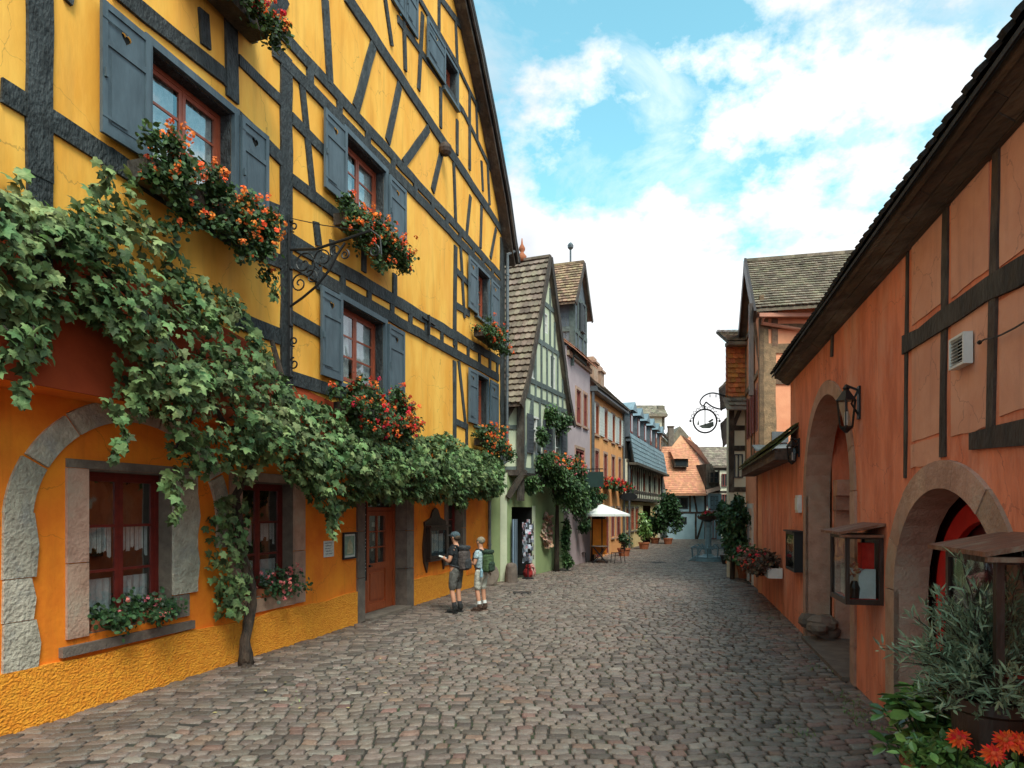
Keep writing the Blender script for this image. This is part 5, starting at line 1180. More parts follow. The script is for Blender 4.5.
# ---- light blue house with big orange roof, closing the view
B1=Cross((12.3,53.9),(1,0),(0,-1))
bh=thing('blue_house','light blue timbered house under a big orange roof closing the street','house',(14,54,0))
m=MB(); B1.poly(m,rect(0,3.0,0,3.7),[rect(.75,1.5,1.15,1.75),rect(.4,1.6,2.35,3.3)],t=.5); m.box(12.3,15.3,57,57.1,0,3.7); m.box(12.25,12.3,53.9,57,0,3.7); m.box(15.3,15.35,53.9,57,0,3.7); obj('wall',m,BLU,bh)
fwin(bh,B1,.75,1.5,1.15,1.75,SHD,bars=0); fwin(bh,B1,.4,1.6,2.35,3.3,SHD,bars=0)
m=MB(); 
for q0,q1 in (((0,2.1),(3,2.1)),((0,3.55),(3,3.55)),((1.75,2.1),(1.75,3.5)),((2.95,0),(2.95,3.6)),((2.3,2.1),(2.05,3.5)),((2.2,0),(2.2,2.1)),((2.3,.0),(2.9,2.0))): B1.beam(m,q0,q1,.15)
obj('timber_frame',m,TIMB,bh)
B2=Cross((15.3,53.4),(1,.25),(.25,-1)); m=MB(); B2.poly(m,[(0,0),(1.2,0),(1.2,3.6),(0,3.6)],t=.5); obj('bay_wall',m,BLU,bh)
fwin(bh,Cross((15.3,53.35),(1,.25),(.25,-1)),.25,.5,2.3,3.4,SHD); fwin(bh,Cross((15.3,53.35),(1,.25),(.25,-1)),.6,.9,2.3,3.4,SHD); fwin(bh,Cross((15.3,53.35),(1,.25),(.25,-1)),.2,.75,.03,2.0,SHR,bars=0)
m=MB(); B2.prism(m,[(-.15,3.65),(1.1,3.65),(1.05,4.3),(.35,5.9),(-.15,5.9)],-1.5,.02,t=.4); obj('gable_wall',m,TIMB,bh)
fwin(bh,Cross((15.3,53.2),(1,.25),(.25,-1)),.1,.9,4.4,5.3,TIMB,bars=1)
m=MB(); p0=Vector((12.0,53.1,3.55)); vd=Vector((0,.62,.78)).normalized(); 
def cl_(u,v): return u < 3.15 - max(0,(v-3.2))*.10 and not (v>5.0 and (u<3.15-1.3*(6.6-v)+.3 or u<1.0))
tiles(m,p0,(1,0,0),vd,3.1,6.4,.19,.2,.02,clip=cl_,wav=.015)
q=vd*5.0; m.hexa([p0,p0+Vector((3.1,0,0)),p0+Vector((3.0,0,0))+q,p0+q]+[x+Vector((0,0,-.12)) for x in (p0,p0+Vector((3.1,0,0)),p0+Vector((3.0,0,0))+q,p0+q)])
# small half hip near the apex
m.add([p0+Vector((1.1,0,0))+q,p0+Vector((3.0,0,0))+q,p0+vd*6.4+Vector((2.1,0,0))],[(0,1,2)],.4)
obj('roof',m,TILO,bh)
m=MB(); a,b,c,d=p0+Vector((3.12,0,0)),p0+Vector((3.02,0,0))+vd*5.2,p0+Vector((2.1,0,0))+vd*6.45,None
o2=Vector((1.25,.5,-.0))
m.add([p0+Vector((2.1,0,.02))+vd*6.45,p0+Vector((3.05,0,.02))+vd*5.0,p0+Vector((3.15,0,.02)),p0+Vector((4.35,.3,.35)),p0+Vector((4.1,.5,1.6)),p0+Vector((3.0,.5,1.9))+vd*2.7],[(0,1,4,5),(1,2,3,4)],.2)
obj('side_slope',m,M('dusty pink roof tile',(.50,.27,.2),(.4,.22,.16),nscale=9,bump=.4),bh)
m=MB(); p=p0+vd*2.9+Vector((.9,0,0)); m.box(p.x,p.x+1.1,p.y-.65,p.y+.9,p.z-.1,p.z+.55,t=.5); o=obj('roof_dormer',m,TIMB,bh)
m=MB(); m.box(p.x+.12,p.x+.98,p.y-.67,p.y-.655,p.z+.0,p.z+.42); obj('pane',m,DGLASS,o)
m=MB(); tiles(m,Vector((p.x-.1,p.y-.85,p.z+.52)),(1,0,0),(0,.86,.5),1.3,1.9,.19,.2); obj('dormer_roof',m,TILO,o)
m=MB(); m.box(13.2,13.65,57.6,58.0,6.2,9.3); m.box(13.15,13.7,57.55,58.05,9.3,9.4); obj('chimney',m,STG,bh)
# brown roofs behind it
rb=thing('brown_roof_house','brown roofed house rising behind the orange roof','house',(16,62,0))
m=MB(); m.box(13.5,17.0,62,66,0,7.2); m.box(16.6,19.5,60.5,66,0,6.3); obj('wall',m,CRM,rb)
m=MB(); m.add([(13.2,61.8,7.1),(15.2,61.8,9.9),(17.6,61.8,7.1),(13.2,67,7.1),(15.2,67,9.9),(17.6,67,7.1)],[(0,2,1),(3,4,5),(0,1,4,3),(1,2,5,4)],.4); tiles(m,Vector((15.8,60.2,6.2)),(1,0,0),(0,.8,.6),4.2,3.2,.3,.3); m.hexa([(15.8,60.2,6.05),(20,60.2,6.05),(20,62.8,8.0),(15.8,62.8,8.0),(15.8,60.2,6.15),(20,60.2,6.15),(20,62.8,8.1),(15.8,62.8,8.1)]); obj('roof',m,TILB,rb)
rc=Cross((16.6,60.5),(1,0),(0,-1)); m=MB()
for z in (2.2,3.9,5.9): rc.beam(m,(0,z),(2.9,z),.2)
for Y in (.1,.9,1.7,2.6): rc.beam(m,(Y,0),(Y,6),.18)
obj('timber_frame',m,TIMB,rb)
for Y in (.25,1.15,1.95):
    for z in (2.6,4.4): fwin(rb,Cross((16.6,60.35),(1,0),(0,-1)),Y,Y+.5,z,z+1.1,SHR,bars=0)

# ================================================================== right row beyond the low wall
K1=Cross((R1.P(18.8,.0,0).x+.0,18.8),(1,-.0),(0,-1))
kh=thing('pink_house','salmon pink timbered house with a mossy tiled roof above the low wall','house',(8.5,19.5,0))
kx=K1.o.x
m=MB(); K1.box(m,0,6,0,8.0,-.3,0,t=.5)
R1.poly(m,[(18.8,0),(23.2,0),(23.2,8.0),(21.0,9.85),(18.8,8.0)],[rect(20.95,22.2,.02,2.35),rect(19.6,20.3,4.6,5.9),rect(21.3,22.0,4.6,5.9)],t=.5); obj('wall',m,PNK,kh)
m=MB(); R1.box(m,20.95,22.2,.02,2.35,-.15,-.1); obj('door',m,M('deep red door',(.35,.02,.015),(.25,.015,.01),nscale=4,bump=0,rough=.5),kh)
m=MB(); R1.box(m,20.8,20.95,0,2.5,-.02,.05); R1.box(m,22.2,22.35,0,2.5,-.02,.05); R1.box(m,20.95,22.2,2.35,2.5,-.02,.05); obj('door_frame',m,SHW,kh)
fwin(kh,R1,19.6,20.3,4.6,5.9,SHR,sh=SHR,swd=.3); fwin(kh,R1,21.3,22.0,4.6,5.9,SHR,sh=SHR,swd=.3)
m=MB()
K1.beam(m,(.2,3.4),(.2,6.7),.34,n1=.05)
K1.beam(m,(0,5.85),(6,5.85),.18); K1.beam(m,(0,6.75),(6,6.75),.26); K1.beam(m,(.1,3.4),(.1,7.9),.14); K1.beam(m,(.35,6.8),(.35,7.9),.16); K1.beam(m,(0,7.35),(6,7.35),.14)
for Y in (1.9,3.2,4.4): K1.beam(m,(Y,5.8),(Y,7.9),.2)
R1.beam(m,(18.85,3.8),(18.85,8.2),.2,n1=.06); 
for Y in (20.5,21.2,23.0): R1.beam(m,(Y,3.8),(Y,8.3),.13,n1=.035)
for z in (3.9,6.2,8.0): R1.beam(m,(18.8,z),(23.2,z),.14,n1=.04)
R1.beam(m,(18.9,6.3),(20.4,7.9),.15,n1=.06); R1.beam(m,(20.6,8.1),(20.8,9.6),.15,n1=.06); R1.beam(m,(21.6,8.1),(21.4,9.6),.15,n1=.06)
obj('timber_frame',m,M('tawny weathered timber',(.26,.15,.085),(.14,.085,.05),nscale=7,bump=.8,rough=.85,tint=.3),kh)
m=MB(); m.tube([K1.P(.62,.12,7.3),K1.P(1.3,.12,7.2),K1.P(1.3,.12,3.4)],.055,8); m.tube([K1.P(-.05,.3,7.55),K1.P(-.05,.14,7.4),K1.P(.62,.12,7.3)],.05,6); K1.box(m,-.2,6,7.52,7.62,.2,.38); obj('drain_pipe',m,M('salmon painted pipe',(.5,.2,.13),bump=0,rough=.5),kh)
KR=R1
gable_roof(kh,R1,21.0,[(2.55,7.75),(0,9.95)],0,.22,7,TILM,tw=.17,th=.16,thick=.025)
m=MB(); R1.beam(m,(18.3,7.5),(21.0,9.9),.34,n0=.20,n1=.26,wob=.02); R1.beam(m,(23.7,7.5),(21.0,9.9),.34,n0=.20,n1=.26,wob=.02); R1.beam(m,(18.45,5.4),(18.5,7.9),.16,n0=.26,n1=.36); obj('bargeboard',m,DWOOD,kh)
m=MB(); m.hexa([K1.P(-.28,.02,4.05),K1.P(.7,.02,4.1),K1.P(.7,.3,3.95),K1.P(-.28,.3,3.9),K1.P(-.28,.02,4.09),K1.P(.7,.02,4.14),K1.P(.7,.3,3.99),K1.P(-.28,.3,3.94)]); K1.box(m,.25,.7,4.15,4.45,.02,.08); obj('pent_cover',m,ZINC,kh)
# ---- tile-hung house with iron ship sign
S1=Pl(7.25-.33*22.6,.33,-1)
sh_=thing('tile_hung_house','narrow house hung with amber tiles on its top storey','house',tuple(S1.P(26,-.1,0)))
Sc=Cross((S1.P(22.6,0,0).x,23.25),(1,0),(0,-1))
m=MB(); S1.poly(m,rect(23.25,29,0,6.4),[rect(24.2,24.9,4.2,5.5),rect(26,26.7,4.2,5.5),rect(24.5,25.4,.0,2.1)],t=.5); Sc.box(m,.15,5,2.9,6.1,-.3,0,t=.5); obj('wall',m,CRM,sh_)
m=MB(); Sc.box(m,.15,5,0,2.9,-.3,0.01,t=.5); obj('ground_floor_wall',m,CRM,sh_)
fwin(sh_,S1,24.2,24.9,4.2,5.5,SHR,sh=SHR,swd=.3); fwin(sh_,S1,26,26.7,4.2,5.5,SHR,sh=SHR,swd=.3)
m=MB()
for z in (3.0,4.4,5.1,6.25): Sc.beam(m,(.15,z),(3,z),.17)
for Y in (.22,1.0,2.0): Sc.beam(m,(Y,2.9),(Y,6.4),.17)
Sc.beam(m,(.3,5.2),(.7,6.2),.13); Sc.beam(m,(.95,5.2),(.6,6.2),.13)
for Y in (23.35,24,25.2,26.9,28): S1.beam(m,(Y,3),(Y,6.3),.18)
for z in (3,3.9,6.2): S1.beam(m,(23.3,z),(29,z),.18)
obj('timber_frame',m,TIMB,sh_)
fwin(sh_,Cross((Sc.o.x,23.2),(1,0),(0,-1)),.3,.6,3.4,4.2,SHD,bars=0)
S2=Pl(S1.a-.2,.33,-1); St=Cross((Sc.o.x+.02,23.0),(1,0),(0,-1)); m=MB(); a_,b_=S2.P(23.03,-.03,0),S2.P(28.5,-.03,0); m.hexa([(a_.x,a_.y,6.1),(a_.x+4,a_.y,6.1),(b_.x+4,b_.y,6.1),(b_.x,b_.y,6.1),(a_.x,a_.y,7.85),(a_.x+4,a_.y,7.85),(b_.x+4,b_.y,7.85),(b_.x,b_.y,7.85)],t=.3); tiles(m,St.P(0,0,6.1),(1,0,0),(0,.02,1),1.9,1.8,.17,.17,.025,round_=True)
S2=Pl(S1.a-.2,.33,-1); tiles(m,S2.P(23,.0,6.1),S2.d,(0,0,1),5.5,1.8,.2,.2,.025,round_=True); obj('tile_hanging',m,TILR,sh_)
m=MB(); tiles(m,St.P(-.05,.3,5.75),(1,0,0),(0,.6,.7),2.4,.65,.2,.2,.03,round_=True); m.hexa([St.P(-.18,.42,5.6),St.P(2.2,.42,5.6),St.P(2.2,.0,6.05),St.P(-.18,.0,6.05),St.P(-.18,.42,5.64),St.P(2.2,.42,5.64),St.P(2.2,0,6.09),St.P(-.18,0,6.09)]); obj('pent_roof',m,TILB,sh_)
m=MB(); tiles(m,St.P(-.1,.3,7.92),(1,0,0),(0,.88,.47),3,1.5,.2,.2,.03,round_=True); m.hexa([St.P(-.1,.3,7.82),St.P(3,.3,7.82),St.P(3,-1.0,8.5),St.P(-.1,-1.0,8.5),St.P(-.1,.3,7.9),St.P(3,.3,7.9),St.P(3,-1.0,8.58),St.P(-.1,-1.0,8.58)]); St.box(m,-.1,3,7.79,7.9,0,.34); obj('roof',m,TILB,sh_)
# ship sign
sg=thing('iron_ship_sign','round wrought iron guild sign with a little sailing boat, hanging over the street','sign',(8.0,28,6))
YS=28.0
def sp(x,y): return Vector(((x-CX)/F*YS,YS,H+(VY-y)/F*YS))
m=MB(); c=sp(705,421); rr=.48
m.tube([c+Vector((rr*math.cos(a),0,rr*math.sin(a))) for a in np.linspace(0,2*math.pi,33)],.035,6)
for a in np.linspace(.1,math.pi-.1,11): 
    q=c+Vector(((rr+.07)*math.cos(a),0,(rr+.07)*math.sin(a))); m.tube([q+Vector((.06*math.cos(b),0,.06*math.sin(b))) for b in np.linspace(0,5,8)],.016,4)
for s_ in(-1,1): m.ball(c+Vector((s_*.6,0,0)),.05,5)
obj('sign_ring',m,IRON,sg)
m=MB(); 
def plate(pts,th=.015): 
    K=len(pts); vs=[c+Vector((x,-th,z)) for x,z in pts]+[c+Vector((x,th,z)) for x,z in pts]; m.add(vs,[tuple(range(K)),tuple(range(2*K-1,K-1,-1))]+[(i,(i+1)%K,(i+1)%K+K,i+K) for i in range(K)])
plate([(-.26,-.2),(.34,-.02),(.36,-.2),(.2,-.3),(-.1,-.3)]); plate([(.12,-.02),(.3,.1),(.36,.04),(.2,-.06)]); m.bar(c+Vector((0,0,-.2)),c+Vector((0,0,.62)),.03); plate([(-.32,-.16),(-.28,.06),(-.23,-.16)])
obj('boat_plate',m,M('dull grey iron plate',(.13,.14,.13),bump=0,rough=.6),sg)
m=MB(); pa=math.pi*1.05
def arc(pts): 
    # smooth curve through sign-plane points
    P=[sp(*p) for p in pts]; Q=[]
    for i in range(len(P)-1):
        p0=P[max(0,i-1)];p1=P[i];p2=P[i+1];p3=P[min(len(P)-1,i+2)]
        for u in np.linspace(0,1,6,endpoint=False): Q.append(.5*((2*p1)+(p2-p0)*u+(2*p0-5*p1+4*p2-p3)*u*u+(3*p1-p0-3*p2+p3)*u**3))
    return Q+[P[-1]]
m.tube(arc([(734,399),(722,395),(712,393),(704,396),(700,402),(703,406),(706,402)]),.03,6); m.tube(arc([(706,402),(713,407),(722,409),(729,405),(734,398)]),.03,6); m.tube(arc([(704,405),(705,408.5)]),.03,5); m.bar(sp(742,399),sp(733,399),.05)
for x in (710,716,723): m.bar(sp(x,394.5),sp(x,397.5),.03)
obj('sign_arm',m,IRON,sg)
# ---- further houses on that side
Q1=Pl(9.45-.315*29.4,.315,-1)
for i,(nm,lb,Y0,Y1,hh,mt,sh) in enumerate((('timbered_house','cream timbered house with wine shutters beyond the tile hung one',29.2,35.5,7.6,CRM,SHR),('grey_timbered_house','grey plastered timbered house further down the shady side',35.7,43,6.9,M('warm grey plaster',(.40,.36,.31),bump=.2),SHD),('far_timbered_house','last cream timbered house on the shady side of the street',43.2,54,7.4,CRM,SHR))):
    t=thing(nm,lb,'house',tuple(Q1.P((Y0+Y1)/2,-.1,0)))
    ws=[(Y,Y+.75,z,z+1.2) for Y in np.arange(Y0+.9,Y1-1.2,1.9) for z in (3.6,5.6) if z+1.4<hh]
    body(t,Q1,Y0,Y1,0,hh,mt,ws)
    for h in ws: fwin(t,Q1,*h,SAS,sh=sh,swd=.33,bars=1)
    m=MB()
    for z in (2.9,3.3,5.1,5.4,hh-.1): Q1.beam(m,(Y0,z),(Y1,z),.18,n1=.05)
    for Y in np.arange(Y0+.1,Y1,.95): Q1.beam(m,(Y,2.9),(Y,hh-.1),.15,n1=.045)
    obj('timber_frame',m,TIMB,t)
    lean(Q1,Y0-.1,Y1+.1,.5,hh-.1,4,math.radians(45),TILB,t,tw=.28,th=.28)
    m=MB(); Q1.box(m,Y0+1,Y0+1.9,.02,2.1,.01,.05); Q1.box(m,Y1-2.4,Y1-1.2,.9,2.0,.01,.05); obj('door',m,SHR,t)
def plantpot(label,x,y,s,h,potm=TCOT,leaf=LEAFD,T=T_OVAL,blo=None,name='potted_plant',n=420,group='potted plants along the street',lsz=.14,sq=(1,1)):
    Y=1571/(y-VY); X=(x-CX)/F*Y; t=thing(name,label,'plant',(X,Y,0),group); c=Vector((X,Y,0)); m=MB(); r=min(.5*s,.34)
    m.lathe(c,[(r*.7,0),(r*.9,.3),(r,.32),(r,.4),(r*.8,.4)],12); obj('pot',m,potm,t)
    m=MB(); P=lumpy(c+Vector((0,0,.35+h*.5)),(s*.55*sq[0],s*.55*sq[1],h*.55),n,9); leaves(m,P,lsz,T,up=.7,jit=.7); obj('foliage',m,leaf,t)
    m=MB(); m.tube([c+Vector((0,0,.4*s)),c+Vector((.03,0,.45*s+h*.5))],.03,5); obj('stem',m,BARK,t)
    if blo:
        m=MB(); idx=rng.choice(len(P),16); blossoms(m,P[idx]+np.array([0,-.08,.04]),.06,.05,8); obj('blossoms',m,blo,t)
    return t
plantpot('bushy plant in a pot beside the cafe chairs of the apricot house',624,556,.8,1.0,n=600)
plantpot('light leafy shrub in a tub by the mansard house wall',644,549,1.2,1.8,leaf=LEAFM,n=700,lsz=.2)
plantpot('tall dark leafy bush at the end of the mansard house',668,544,2.0,3.6,n=1600,lsz=.28,sq=(1.2,.9))
plantpot('round green plant in front of the cream house door',655,543.5,1.3,1.7,n=600,lsz=.25)
plantpot('small potted flowers on the ground near the pink house red door',744,578,.5,.4,blo=BLR,leaf=LEAFM)
plantpot('orange pot with dark leaves under the tall climber',735,572,.75,.7,potm=M('bright orange pot',(.75,.2,.03),bump=0),n=500)
plantpot('low potted plant with pink blooms beside the lowest pots of the pink house',752,580,.45,.35,blo=BLP,leaf=LEAFD)
plantpot('tall leafy plant in a dark tub by the tile hung house',728,564,.9,1.6,potm=IRON,n=700,sq=(.9,.9))
cr_=thing('tall_climber','tall dark green climber covering the tile hung house corner','climber',(7.5,22.6,0)); m=MB(); P_=[]
for x,y,r in ((738,515,.55),(741,530,.6),(736,505,.4),(733,512,.5),(734,520,.7),(729,530,.6),(735,540,.75),(731,553,.7),(725,515,.5),(724,508,.35),(738,548,.5)):
    Yq=22.6 if x>727 else 24; P_.append(lumpy(((x-CX)/F*Yq,Yq-.2+R(-.3,.3),H+(VY-y)/F*Yq),(r*.75,r,r),520,6))
leaves(m,np.concatenate(P_),.14,T_OVAL,up=.6,out=(-.5,-.5,0)); obj('foliage',m,LEAFD,cr_); m=MB(); m.tube([(7.35,22.8,0),(7.4,22.8,1.5),(7.3,22.7,2.6)],[.08,.06,.04],6); obj('trunk',m,BARK,cr_)
# lamp/iron pole with hanging flowers
# ---- street fountain
FY=31.0; fx=(708-CX)/F*FY
ft=thing('street_fountain','pale blue well post topped by a flower basket, with ironwork round its foot','fountain',(fx,FY,0))
m=MB(); m.lathe((fx,FY,0),[(.75,0),(.75,.12),(.6,.13),(.58,.2),(.3,.22),(.17,.3),(.15,.5),(.13,1.5),(.17,1.6),(.2,1.75),(.1,1.8)],16); obj('post',m,M('pale blue grey iron',(.22,.33,.38),(.15,.23,.27),nscale=5,bump=.2,rough=.5),ft)
m=MB()
for k in range(10):
    a=2*math.pi*k/10; d=Vector((math.cos(a),math.sin(a),0)); c=Vector((fx,FY,0)); m.tube([c+d*.7+Vector((0,0,.1)),c+d*.75+Vector((0,0,.6)),c+d*.45+Vector((0,0,.75)),c+d*.2+Vector((0,0,.5))],.025,5)
m.tube([Vector((fx+.74*math.cos(a),FY+.74*math.sin(a),.6)) for a in np.linspace(0,6.283,25)],.025,5); m.tube([Vector((fx+.7*math.cos(a),FY+.7*math.sin(a),.15)) for a in np.linspace(0,6.283,25)],.025,5)
m.tube([(fx-1.0,FY-.5,.03),(fx-.5,FY-.2,.3),(fx-.2,FY,.7)],.03,5); obj('railing',m,M('blue grey ironwork',(.16,.24,.28),bump=0,rough=.5),ft)
m=MB(); m.lathe((fx,FY,1.78),[(.15,0),(.45,.12),(.5,.25),(.42,.25)],14); obj('basket',m,DWOOD,ft)
fl=thing('basket_flowers','red and green flower cluster crowning the blue well post','flowers',(fx,FY,1.95)); m=MB(); P=lumpy((fx,FY,2.1),(.55,.5,.25),500,8); leaves(m,P,.11,T_OVAL,up=.8); obj('foliage',m,LEAFG,fl); m=MB(); blossoms(m,P[rng.choice(len(P),22)]+np.array([0,-.06,.06]),.06,.05,8); obj('blossoms',m,BLR,fl)
# ---- parasol with bistro set
UX,UY=(602-CX)/F*30.0,30.0
um=thing('white_parasol','open white parasol over the bistro table of the apricot house','parasol',(UX,UY,0))
m=MB(); k=8; rim=[(UX+1.28*math.cos(2*math.pi*i/k+.3),UY+1.28*math.sin(2*math.pi*i/k+.3),2.12) for i in range(k)]; 
vs=[(UX,UY,2.56)]+rim+[(x,y,z-.09) for x,y,z in rim]+[(UX,UY,2.53)]+[(x*.999+UX*.001,y*.999+UY*.001,z-.02) for x,y,z in rim]
m.add(vs,[(0,1+i,1+(i+1)%k) for i in range(k)]+[(1+i,9+i,9+(i+1)%k,1+(i+1)%k) for i in range(k)]+[(17,18+(i+1)%k,18+i) for i in range(k)],.5); obj('canopy',m,M('white canvas',(.78,.77,.74),(.7,.69,.66),nscale=3,bump=.1),um)
m=MB(); m.tube([(UX,UY,0),(UX,UY,2.62)],.025,8); m.lathe((UX,UY,0),[(.28,0),(.28,.07),(.06,.1)],12)
for i in range(k): m.tube([(UX,UY,2.45),tuple(Vector(rim[i])-Vector((0,0,.03)))],.010,4)
obj('pole',m,DWOOD,um)
tb=thing('bistro_table','small folding bistro table with crossed legs under the parasol','table',(UX-.15,UY-.35,0)); c=Vector((UX-.15,UY-.35,0))
m=MB(); m.lathe(c+Vector((0,0,.72)),[(.38,0),(.38,.025)],18); obj('tabletop',m,STG,tb)
for a,b in ((-1,1),(1,-1)):
    m=MB()
    for s_ in(-.2,.2): m.bar(c+Vector((a*.3,s_,0)),c+Vector((b*.3,s_,.72)),.03)
    m.bar(c+Vector((a*.27,-.2,.08)),c+Vector((a*.27,.2,.08)),.025); obj('leg',m,IRON,tb)
def chair(label,X,Y,a):
    t=thing('bistro_chair',label,'chair',(X,Y,0),'bistro chairs under the parasol'); rot=Matrix.Rotation(a,4,'Z'); c=Vector((X,Y,0)); f=lambda x,y,z:c+rot@Vector((x,y,z))
    m=MB(); 
    for k in range(5): m.bar(f(-.2,-.18+k*.09,.45),f(.2,-.18+k*.09,.45),.07,.02)
    obj('seat',m,DWOOD,t)
    m=MB()
    for z in(.62,.74,.86): m.bar(f(-.2,.24+(z-.45)*.15,z),f(.2,.24+(z-.45)*.15,z),.02,.07)
    obj('backrest',m,DWOOD,t)
    for sx in(-.2,.2):
        m=MB(); m.tube([f(sx,.26,.0),f(sx,.2,.45),f(sx,.31,.92)],.014,5); obj('leg',m,IRON,t); m=MB(); m.tube([f(sx,-.24,0),f(sx,-.19,.44)],.014,5); obj('leg',m,IRON,t)
chair('bistro chair at the street side of the folding table',UX+.62,UY-.45,-1.3); chair('bistro chair between the folding table and the climber',UX-.95,UY-.2,1.4)
# more signs/shutter board
m=MB(); q=Cross((3.55,30.0),(1,.1),(0,-1)); q.box(m,0,.62,.35,1.9,-.05,0); tag(obj('orange_board',m,M('bright orange shop board',(.9,.25,.02),bump=0),loc=(3.8,30,1)),'tall orange board standing behind the bistro table','board')
# ================================================================== hikers
SKIN=M('skin',(.60,.29,.18),(.52,.23,.14),nscale=9,bump=.05,rough=.6)
def skinmesh(name,verts,edges,radii,mat,parent,sub=2,root=0):
    me=bpy.data.meshes.new(name); off=ROOT[parent.name]; me.from_pydata([tuple(Vector(v)-off) for v in verts],edges,[]); me.materials.append(mat)
    o=bpy.data.objects.new(name,me); COL.objects.link(o); ROOT[o.name]=off; o.parent=parent
    sm=o.modifiers.new('skin','SKIN'); ly=me.skin_vertices[0] if me.skin_vertices else None
    if ly is None:
        bpy.context.view_layer.objects.active=o; ly=me.skin_vertices[0]
    for i,r in enumerate(radii): ly.data[i].radius=(r,r) if not isinstance(r,tuple) else r
    ly.data[root].use_root=True
    sb=o.modifiers.new('sub','SUBSURF'); sb.levels=sub; sb.render_levels=sub
    for p in me.polygons: p.use_smooth=True
    sm.use_smooth_shade=True
    return o
def person(label,X,Y,ht,face,shirt,shorts,sleeve,pack,cap,hair,boots,bend=0.,seed=0,lookdn=.1):
    """face: direction the person looks along (radians from +X)"""
    t=thing('person',label,'person',(X,Y,0),'hikers reading the menu')
    s=ht/1.75; fw=Vector((math.cos(face),math.sin(face),0)); lf=Vector((-fw.y,fw.x,0)); c=Vector((X,Y,0))
    def f(a,b,z): return c+fw*a*s+lf*b*s+Vector((0,0,z*s))
    hd=1.62
    V=[];E=[];Rr=[]
    def v(p,r,par=None): V.append(p); Rr.append(r*s); 
    def add(p,r,par=None):
        V.append(p); Rr.append(r*s if not isinstance(r,tuple) else (r[0]*s,r[1]*s)); i=len(V)-1
        if par is not None: E.append((par,i))
        return i
    pel=add(f(-.02,0,.95),.13); ab=add(f(.0,0,1.10),.125,pel); chs=add(f(-.01,0,1.30),.145,ab); nk0=add(f(-.01,0,1.45),.075,chs); nk=add(f(.015,0,1.52),.052,nk0); h1=add(f(.03,0,1.60),.085,nk); h2=add(f(.035,0,1.68),.088,h1); h3=add(f(.02,0,1.735),.06,h2)
    for sd in(1,-1):
        hip=add(f(-.01,sd*.09,.90),.095,pel); kn=add(f(.04*(1 if sd>0 else .2),sd*.105,.50),.058,hip); cf=add(f(.0,sd*.11,.34),.056,kn); an=add(f(-.04,sd*.11,.09),.036,cf); to=add(f(.10,sd*.125,.035),.035,an)
        sh=add(f(-.02,sd*.175,1.40),.062,chs); el=add(f(.02,sd*.24,1.12),.042,sh); wr=add(f(.20,sd*.13,1.15+.02*sd),.028,el); pm=add(f(.255,sd*.105,1.17+.02*sd),.030,wr)
        for k,(db,l) in enumerate(((-.028,.062),(-.010,.072),(.009,.068),(.026,.055))):
            a1=add(f(.30,sd*.10+db,1.17+.02*sd),.0095,pm); a2=add(f(.30+l*.6,sd*.09+db,1.15+.02*sd),.0085,a1); add(f(.30+l*.7,sd*.08+db*.9,1.125+.02*sd),.007,a2)
        th=add(f(.255,sd*.06,1.20+.02*sd),.010,pm); add(f(.29,sd*.04,1.21+.02*sd),.0085,th)
    skinmesh('body',V,E,Rr,SKIN,t)
    # face details
    m=MB(); m.ball(f(.125,0,1.645),.016*s,5,(1,.8,1.4)); obj('nose',m,SKIN,t)
    m=MB()
    for sd in(1,-1): m.ball(f(.112,sd*.032,1.672),.011*s,4)
    obj('eyes',m,INK,t); m=MB()
    for sd in(1,-1): m.ball(f(.02,sd*.088,1.65),.026*s,5,(.8,.4,1.2))
    obj('ears',m,SKIN,t); m=MB(); m.ball(f(.115,0,1.605),.012*s,4,(.5,1.8,.4)); obj('mouth',m,M('lips',(.4,.12,.1),bump=0),t)
    # shirt
    V=[];E=[];Rr=[]
    p0=add(f(-.015,0,.84),.172); p1=add(f(0,0,1.06),.15,p0); p2=add(f(-.01,0,1.29),.163,p1); p3=add(f(-.01,0,1.44),.085,p2)
    for sd in(1,-1):
        a=add(f(-.02,sd*.175,1.40),.078,p2); b=add(f(.0,sd*.215,1.24),.068,a)
        if sleeve>1: b2=add(f(.02,sd*.24,1.12),.056,b); add(f(.17,sd*.18,1.11),.045,b2)
    skinmesh('shirt',V,E,Rr,shirt,t)
    V=[];E=[];Rr=[]
    p0=add(f(-.02,0,.93),.155)
    p00=add(f(-.02,0,1.06),.143,p0)
    for sd in(1,-1): a=add(f(-.01,sd*.095,.84),.118,p0); b=add(f(.02,sd*.105,.64),.095,a); add(f(.03*(1 if sd>0 else .3),sd*.108,.47),.088,b)
    skinmesh('shorts',V,E,Rr,shorts,t)
    for sd in(1,-1):
        m=MB(); q=[f(-.04,sd*.11,.17),f(-.045,sd*.11,.09),f(-.03,sd*.11,.05),f(.06,sd*.12,.045),f(.14,sd*.13,.035)]; m.tube(q,[.055*s,.06*s,.058*s,.05*s,.035*s],10); m.bar(f(-.10,sd*.11,.012),f(.18,sd*.13,.012),.10*s,.024*s); obj('boot',m,boots,t,smooth=False)
        m=MB(); m.tube([f(-.03,sd*.11,.16),f(-.02,sd*.11,.24)],[.052*s,.05*s],10); obj('sock',m,WHT if cap is None else INK,t)
    # hair or cap
    m=MB(); 
